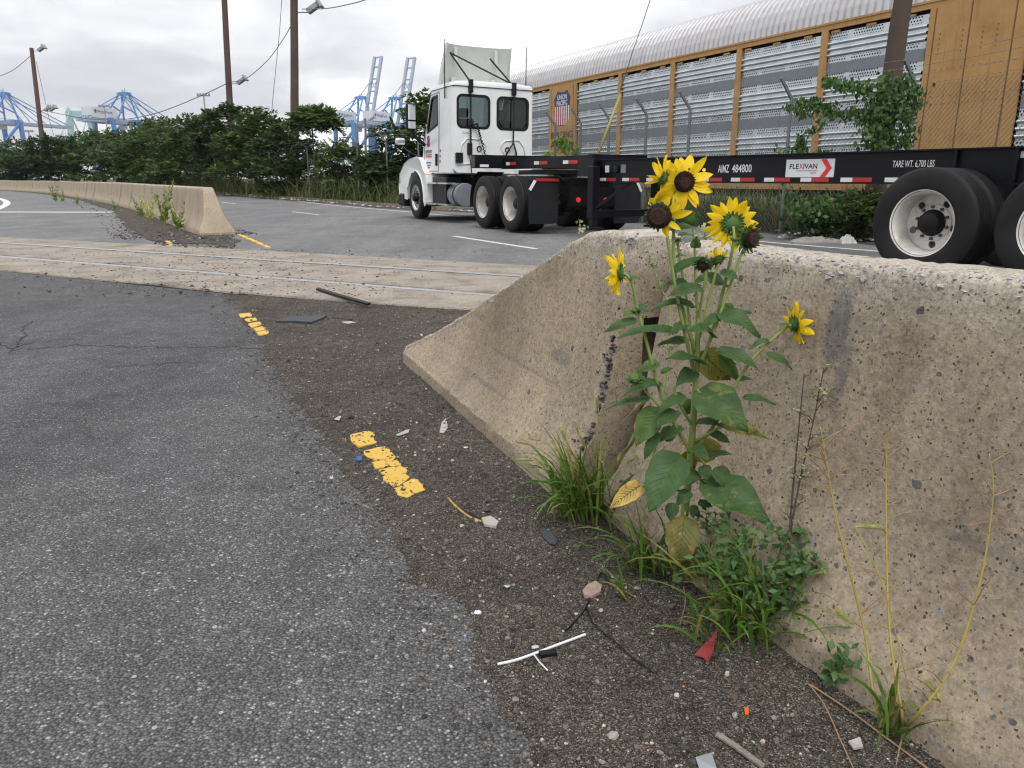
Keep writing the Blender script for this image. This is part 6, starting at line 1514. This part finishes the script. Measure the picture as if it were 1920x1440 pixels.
clump(1770, 1425, 8, (.06, .13), .014, (.006, .010), 'short broad blades at the bottom right corner', az=(.3, .8))

def twiggy(name, base, stems_, label, mat, twig, tips, cat='weed', leaves=None, lmat='weed', lsz=.008, dY=0.0, nl=10, tl=.05):
    o = G(*base); e = empty(name, (o.x, o.y, max(dirt_z(o.x, o.y), 0) if o.y < 6 else 0.0)); tag(e, label, cat, 'weeds along the near barrier'); E0 = e.location.copy()
    C, U, V_ = [], [], []
    for st in stems_:
        P = [Vector((0, 0, -.01))] + [at_f(x, y, o.y + d) - E0 for x, y, d in st]; S_ = smooth_poly([tuple(p) for p in P], 6); n_ = len(S_)
        s_o = MB().tube(S_, [.0034 * (1 - .75 * i / n_) for i in range(n_)], 6).build('stem', M[mat], e, smooth=True)
        tw = MB()
        for k in range(nl):
            i = random.randint(int(n_ * .2), n_ - 2); p = S_[i]; a = random.uniform(0, 6.28); L = tl * random.uniform(.5, 1.4)
            q = p + Vector((math.cos(a), -abs(math.sin(a)) * .4 + .3 * math.cos(a) * 0, random.uniform(.2, .9))).normalized() * L; m_ = p.lerp(q, .5) + Vector((0, 0, .005)); tw.tube([p, m_, q], [.0011, .0009, .0005], 4)
            for j in range(tips):
                t = random.uniform(.35, 1); pt = p.lerp(q, t); q2 = pt + Vector((random.gauss(0, .01), random.gauss(0, .01), random.uniform(0, .014))); tw.tube([pt, q2], [.0005, .0003], 3)
                if leaves:
                    for _ in range(leaves):
                        u = Vector((random.gauss(0, 1), random.gauss(0, 1), random.gauss(0, .6) + .3)).normalized() * lsz * random.uniform(.5, 1.3); C.append(q2 + u); U.append(u); V_.append(u.cross(Vector((random.gauss(0, .5), -.6, 1))).normalized() * u.length * .5)
        tw.build('twigs', M[twig], s_o, fix=False)['kind'] = 'stuff'
    if C: quads([tuple(c) for c in C], [tuple(c) for c in U], [tuple(c) for c in V_], M[lmat], 'leaflets', e)['kind'] = 'stuff'
    return e
twiggy('dry_stalk_weed', (1688, 1392), [[(1690, 1330, .03), (1668, 1180, .12), (1662, 1000, .2), (1662, 860, .26), (1668, 795, .28)], [(1720, 1340, .03), (1790, 1240, .06), (1840, 1080, .1), (1862, 930, .14), (1855, 850, .17)], [(1645, 1330, .02), (1620, 1180, .08), (1575, 1000, .14), (1555, 900, .18), (1538, 800, .2)]],
  'bare yellow branching stalks in front of the barrier at right', 'stalk', 'stalkpink', 3, nl=16, tl=.07, leaves=1, lmat='dry', lsz=.0028)
twiggy('mugwort', (1440, 1205), [[(1462, 1130, .0), (1480, 1010, .05), (1500, 900, .08), (1525, 790, .1), (1545, 690, .12)]], 'tall reddish stemmed weed with pale flower spike right of the sunflower', 'stemdark', 'stemdark', 4, leaves=3, lmat='weedpale', lsz=.0045, nl=26, tl=.03)
twiggy('dead_stalk', (1470, 1190), [[(1478, 1080, .02), (1484, 950, .06), (1498, 800, .1), (1508, 700, .12)]], 'thin bare dead stalk beside the pale flower spike', 'stemdark', 'stemdark', 1, nl=4, tl=.02)
twiggy('leafy_weed', (1405, 1195), [[(1400, 1120, -.0), (1385, 1040, .03), (1362, 985, .05)], [(1440, 1120, .02), (1455, 1060, .05), (1470, 1010, .08)], [(1380, 1150, -.02), (1365, 1100, .0), (1352, 1050, .02)], [(1465, 1140, .03), (1500, 1090, .06), (1530, 1060, .09)]],
  'low leafy green weed tangle between sunflower and yellow stalks', 'stemdark', 'stem', 4, leaves=2, lmat='weed', lsz=.012, nl=22, tl=.06)
twiggy('leafy_weed', (1318, 1110), [[(1322, 1060, .02), (1335, 1010, .04), (1342, 960, .06)], [(1345, 1080, .02), (1365, 1040, .05)], [(1290, 1080, 0), (1270, 1040, .03)]], 'small leafy weed at the sunflower foot', 'stemdark', 'stem', 4, leaves=2, lmat='weed', lsz=.010, nl=14, tl=.05)
twiggy('leafy_weed', (1545, 1300), [[(1555, 1262, .02), (1560, 1240, .03)], [(1570, 1270, .02), (1580, 1250, .03)]], 'small dark leafed weed at the barrier foot near the straw', 'stemdark', 'stem', 3, leaves=2, lmat='weed', lsz=.012, nl=6, tl=.03)
twiggy('joint_weed', (1195, 1000), [[(1235, 800, .3), (1258, 600, .42), (1240, 540, .42), (1215, 475, .42)]], 'thin weed growing up the joint between the near barriers', 'stem', 'stem', 2, leaves=1, lmat='weed', lsz=.008, nl=10, tl=.03)
# weeds at the foot of the far barrier and behind the near one
def far_weed(px, py, h, n_, label, mat='weed', sz=.035, lean=.0):
    o = G(px - 3, py + 11); h *= 1.25; sz *= 1.3; e = empty('roadside_weed', (o.x, o.y, 0)); tag(e, label, 'weed', 'weeds along the far barrier'); st = MB(); C, U, V_ = [], [], []
    for k in range(n_):
        a = random.uniform(0, 6.28); hh = h * random.uniform(.45, 1); q = Vector((math.cos(a) * .3 * hh, math.sin(a) * .2 * hh, hh)); st.tube([(0, 0, 0), q * .5 + Vector((0, 0, .04)), q], [.008, .006, .003], 4)
        for j in range(int(26 * hh / .6) + 6):
            t = random.uniform(.1, 1); u = Vector((random.gauss(0, 1), random.gauss(0, 1), .7)).normalized() * sz * random.uniform(.5, 1.2) * (1.25 - .7 * t); C.append(q * t + u); U.append(u); V_.append(u.cross(Vector((.2, -1, .4))).normalized() * u.length * .35)
    st.build('stems', M['stalk'], e, fix=False); quads([tuple(c) for c in C], [tuple(c) for c in U], [tuple(c) for c in V_], M[mat], 'leaves', e)['kind'] = 'stuff'
far_weed(312, 412, .85, 9, 'tallest weed clump at the slanting end of the far barrier', 'grass'); far_weed(285, 405, .7, 7, 'yellow flowering weed left of the tallest weed at the far barrier', 'foxtail'); far_weed(340, 422, .5, 8, 'bright low weed nearest the slanting barrier end', 'grass')
far_weed(268, 398, .45, 6, 'bushy low weed third from the slanting barrier end', 'grass'); far_weed(222, 386, .35, 4, 'small weed midway along the far barrier', 'grass'); far_weed(108, 368, .8, 6, 'dark upright weed well along the far barrier', 'weed'); far_weed(121, 369, .5, 5, 'low green weed beside the dark upright weed', 'grass'); far_weed(148, 374, .4, 4, 'tiny weed near the vertical slot of the far barrier', 'grass')
def sprig(px0, py0, px1, py1, Y, label, n_=16):
    a, b = at(px0, py0, Y), at(px1, py1, Y); f = Vector((a.x, a.y, 0)); e = empty('flowering_weed', f); tag(e, label, 'weed', 'weeds behind the near barrier')
    MB().tube([(0, 0, 0), a - f, b - f], [.003, .002, .001], 5).build('stem', M['stem'], e); C, U, V_ = [], [], []
    for k in range(n_):
        c = (a.lerp(b, random.uniform(.1, 1)) - f) + Vector((random.gauss(0, .012), random.gauss(0, .012), random.gauss(0, .006))); u = Vector((random.gauss(0, 1), random.gauss(0, 1), random.gauss(0, 1))).normalized() * .009; C.append(c); U.append(u); V_.append(u.cross(Vector((0, -1, .3))).normalized() * .007)
    quads([tuple(c) for c in C], [tuple(c) for c in U], [tuple(c) for c in V_], M['weedpale'], 'flowers', e)['kind'] = 'stuff'
sprig(1092, 440, 1085, 410, 3.6, 'pale flowering sprig behind the sloping barrier shoulder'); sprig(1326, 462, 1318, 424, 2.95, 'pale flower cluster behind the barrier among the sunflower stems', 40)

# ================================================================ THINGS LYING ABOUT
def gz(px, py, up_=0.0):
    p = G(px, py); z = max(dirt_z(p.x, p.y), 0) + up_; p = G(px, py, z); return Vector((p.x, p.y, z))
M['driftwood'] = plain('driftwood', (0.2, 0.18, 0.155), 0.85, var=.4, scale=90, bump=.4)
def strand(name, pts, r, mat, label, cat, flat=None, lift=0.002):
    P = smooth_poly([tuple(gz(x, y, lift + r)) for x, y in pts], 6); o = P[0].copy(); P = [p - o for p in P]
    b = MB()
    if flat:
        rows = []
        for i, p in enumerate(P):
            d = P[min(i + 1, len(P) - 1)] - P[max(i - 1, 0)]; d.normalize(); n_ = Vector((-d.y, d.x, .25)).normalized(); rows.append([p - n_ * flat, p - n_ * flat + Vector((0, 0, r * 2)), p + n_ * flat + Vector((0, 0, r * 2)), p + n_ * flat, p - n_ * flat])
        b.grid(rows)
    else: b.tube(P, r, 6)
    ob = b.build(name, M[mat], smooth='auto'); ob.location = o; tag(ob, label, cat, 'debris on the shoulder'); return ob
z_ = strand('cable_tie', [(933, 1246), (965, 1239), (1000, 1227), (1050, 1208), (1098, 1190)], .0012, 'signwhite', 'white plastic cable tie lying on the gravel', 'cable tie', flat=.0022, lift=.006)
q0 = z_.location; MB().tube([gz(1000, 1226, .007) - q0, gz(1013, 1243, .007) - q0, gz(1027, 1257, .004) - q0], .0016, 5).build('loose_end', M['tapewhite'], z_)
strand('black_wire', [(1127, 1073), (1112, 1105), (1098, 1140), (1078, 1165), (1060, 1183)], .0022, 'plastic', 'short bent black wire over the pinkish stone', 'wire')
strand('black_wire', [(1100, 1140), (1115, 1172), (1150, 1200), (1185, 1232), (1226, 1262)], .0016, 'plastic', 'long thin black wire running towards the barrier foot', 'wire')
strand('black_wire', [(1127, 1073), (1135, 1080), (1141, 1092)], .003, 'plastic', 'stub of black cable by the moss', 'wire')
strand('tan_strip', [(840, 934), (855, 950), (878, 968), (903, 978)], .001, 'leafyellow', 'curved tan strip beside the cracked yellow dash', 'strip', flat=.003)
strand('black_strip', [(880, 962), (895, 972), (920, 982)], .0015, 'plastic', 'short black strip touching the curved tan strip', 'strip', flat=.003)
strand('rubber_strip', [(595, 543), (640, 557), (692, 572)], .008, 'plastic', 'straight black rubber strip across the crossing edge', 'strip', flat=.014, lift=.016)
strand('twig', [(612, 595), (640, 597), (662, 599)], .004, 'stemdark', 'thin dark twig beside the black rubber sheet', 'twig')
strand('straw', [(1516, 1282), (1545, 1320), (1575, 1385), (1600, 1440)], .0012, 'stalkpink', 'long dry straw nearest the weed tangle', 'straw')
strand('straw', [(1520, 1284), (1590, 1330), (1660, 1382), (1745, 1445)], .0016, 'stalkpink', 'long dry straw along the barrier foot', 'straw')
strand('weathered_stick', [(1343, 1378), (1380, 1402), (1432, 1440)], .0022, 'driftwood', 'weathered grey wooden stick at the bottom edge', 'stick', flat=.0045)
strand('dead_grass', [(1282, 1100), (1285, 1130), (1275, 1170)], .0012, 'stalkpink', 'dead grass stalk lying by the sunflower foot', 'straw')
def flake(name, poly, th, mat, label, cat, lift=.003, tilt=0.0, jag_=.0):
    P = [gz(x, y, lift) for x, y in poly]; c = sum(P, Vector()) / len(P); P = [p - c for p in P]; b = MB(); n_ = len(P)
    P = [p + Vector((0, 0, tilt * p.x + random.uniform(-jag_, jag_))) for p in P]
    b.add([p for p in P] + [p + Vector((0, 0, th)) for p in P], [tuple(range(n_, 2 * n_)), tuple(reversed(range(n_)))] + [(i, (i + 1) % n_, (i + 1) % n_ + n_, i + n_) for i in range(n_)])
    o = b.build(name, M[mat]); o.location = c; tag(o, label, cat, 'debris on the shoulder'); return o
M['papergrey'] = plain('dirty_paper', (0.42, 0.4, 0.37), 0.8, var=.3, scale=60, dirt=(.2, .18, .15), damt=.5, dscale=40)
M['rubbersheet'] = plain('rubber_sheet', (0.045, 0.047, 0.052), 0.7)
M['redleaf'] = leafmat('red_leaf', (0.25, 0.03, 0.04), (0.3, 0.05, 0.05), trans=0.2)
M['pinkstone'] = plain('pinkish_stone', (0.32, 0.23, 0.2), 0.8, var=.3, scale=90)
M['orangebit'] = plain('orange_plastic', (0.7, 0.12, 0.02), 0.5); M['bluebit'] = plain('blue_plastic', (0.02, 0.08, 0.25), 0.5)
flake('rubber_sheet', [(516, 604), (540, 597), (575, 596), (613, 593), (606, 599), (585, 606), (550, 605)], .012, 'rubbersheet', 'flat piece of black rubber sheet near the small yellow dash', 'rubber sheet', jag_=.004)
flake('black_scrap', [(1012, 995), (1022, 992), (1036, 1000), (1046, 1014), (1042, 1022), (1030, 1020), (1018, 1008)], .003, 'rubbersheet', 'leaf shaped black scrap left of the largest grass clump', 'scrap')
flake('pink_stone', [(1092, 1112), (1102, 1100), (1116, 1094), (1128, 1102), (1126, 1114), (1110, 1122), (1096, 1122)], .008, 'pinkstone', 'flat pinkish stone under the bent black wire', 'stone')
flake('red_leaf', [(1302, 1222), (1318, 1212), (1332, 1198), (1344, 1194), (1340, 1208), (1338, 1222), (1328, 1240), (1318, 1230)], .002, 'redleaf', 'fallen dark red leaf near the weed tangle', 'leaf', lift=.01, tilt=.3, jag_=.006)
flake('metal_shard', [(1304, 1420), (1334, 1414), (1344, 1445), (1314, 1450)], .002, 'lampgrey', 'pale shiny shard at the bottom edge', 'shard', lift=.006, tilt=.1)
flake('white_chip', [(903, 976), (920, 970), (935, 980), (930, 990), (908, 988)], .008, 'papergrey', 'broken white plastic piece at the end of the tan strip', 'plastic piece', jag_=.004)
flake('orange_bit', [(1395, 1330), (1402, 1328), (1404, 1340), (1397, 1342)], .004, 'orangebit', 'tiny orange fragment right of the gravel path centre', 'fragment')
flake('blue_bit', [(668, 858), (678, 857), (679, 865), (669, 866)], .006, 'bluebit', 'tiny blue fragment touching the cracked yellow dash', 'fragment')
flake('paper_shred', [(828, 792), (836, 784), (840, 800), (832, 812), (824, 810)], .002, 'papergrey', 'white shred close to the sloping barrier foot', 'paper', jag_=.004)
flake('paper_shred', [(742, 816), (760, 808), (768, 806), (766, 811), (748, 818)], .002, 'papergrey', 'long pale shred above the cracked yellow dash', 'paper', jag_=.002)
flake('paper_shred', [(626, 786), (636, 780), (640, 782), (636, 790)], .002, 'papergrey', 'small pale scrap left of the barrier nose foot', 'paper', jag_=.003)
flake('paper_shred', [(640, 604), (656, 603), (668, 605), (650, 607)], .003, 'papergrey', 'pale scrap right of the black rubber sheet', 'paper', jag_=.002)
flake('glass_shard', [(944, 1100), (955, 1096), (958, 1102), (950, 1106)], .004, 'mirror', 'clear glass shard in the middle of the gravel', 'shard', jag_=.002)
flake('paper_shred', [(1590, 1395), (1612, 1388), (1618, 1402), (1600, 1410)], .004, 'papergrey', 'white and brown scrap by the barrier foot at bottom right', 'paper', jag_=.004)
flake('black_clip', [(1010, 1226), (1042, 1222), (1044, 1230), (1014, 1234)], .008, 'plastic', 'small black plastic clip beside the cable tie', 'clip')
# a few larger single stones
for i, (x, y, r, lab, mt) in enumerate(((896, 1150, .010, 'pale angular pebble left of the glass shard', 'signwhite'), (836, 790, .008, 'dark pebble by the white shred', 'rubbersheet'), (1378, 1345, .008, 'grey pebble at the bottom right of the gravel', 'grey_stone'), (913, 957, .012, 'round dark pebble above the black scrap', 'rubbersheet'), (1040, 962, .014, 'pale shell shaped stone at the corner of the sloping barrier', 'slab'), (1150, 1382, .013, 'large grey pebble near the bottom edge', 'grey_stone'), (775, 905, .008, 'white pebble lying on the cracked yellow dash', 'signwhite'), (862, 1045, .011, 'black stone left of the black scrap', 'rubbersheet'))):
    p = gz(x, y); o = stone_mesh('pebble', [(0, 0, 0)], [r], M[mt]); o.location = p + Vector((0, 0, r * .3)); o['kind'] = 'thing'; tag(o, lab, 'pebble', 'single pebbles on the shoulder')
# ================================================================ AIR
hz = MB().box(-1400, 1400, -60, 2300, -1.2, 135).build('haze', None); hz['kind'] = 'stuff'; hz['label'] = 'thin pale haze in the air'
hm = bpy.data.materials.new('haze'); hm.use_nodes = True; hm.node_tree.nodes.clear(); HN = NT(hm.node_tree)
pv = HN('VolumePrincipled', {'Color': (0.92, 0.95, 1.0, 1), 'Density': 0.00016, 'Anisotropy': 0.2})
ho = HN('OutputMaterial', {'Volume': pv.outputs[0]}); hz.data.materials.append(hm)
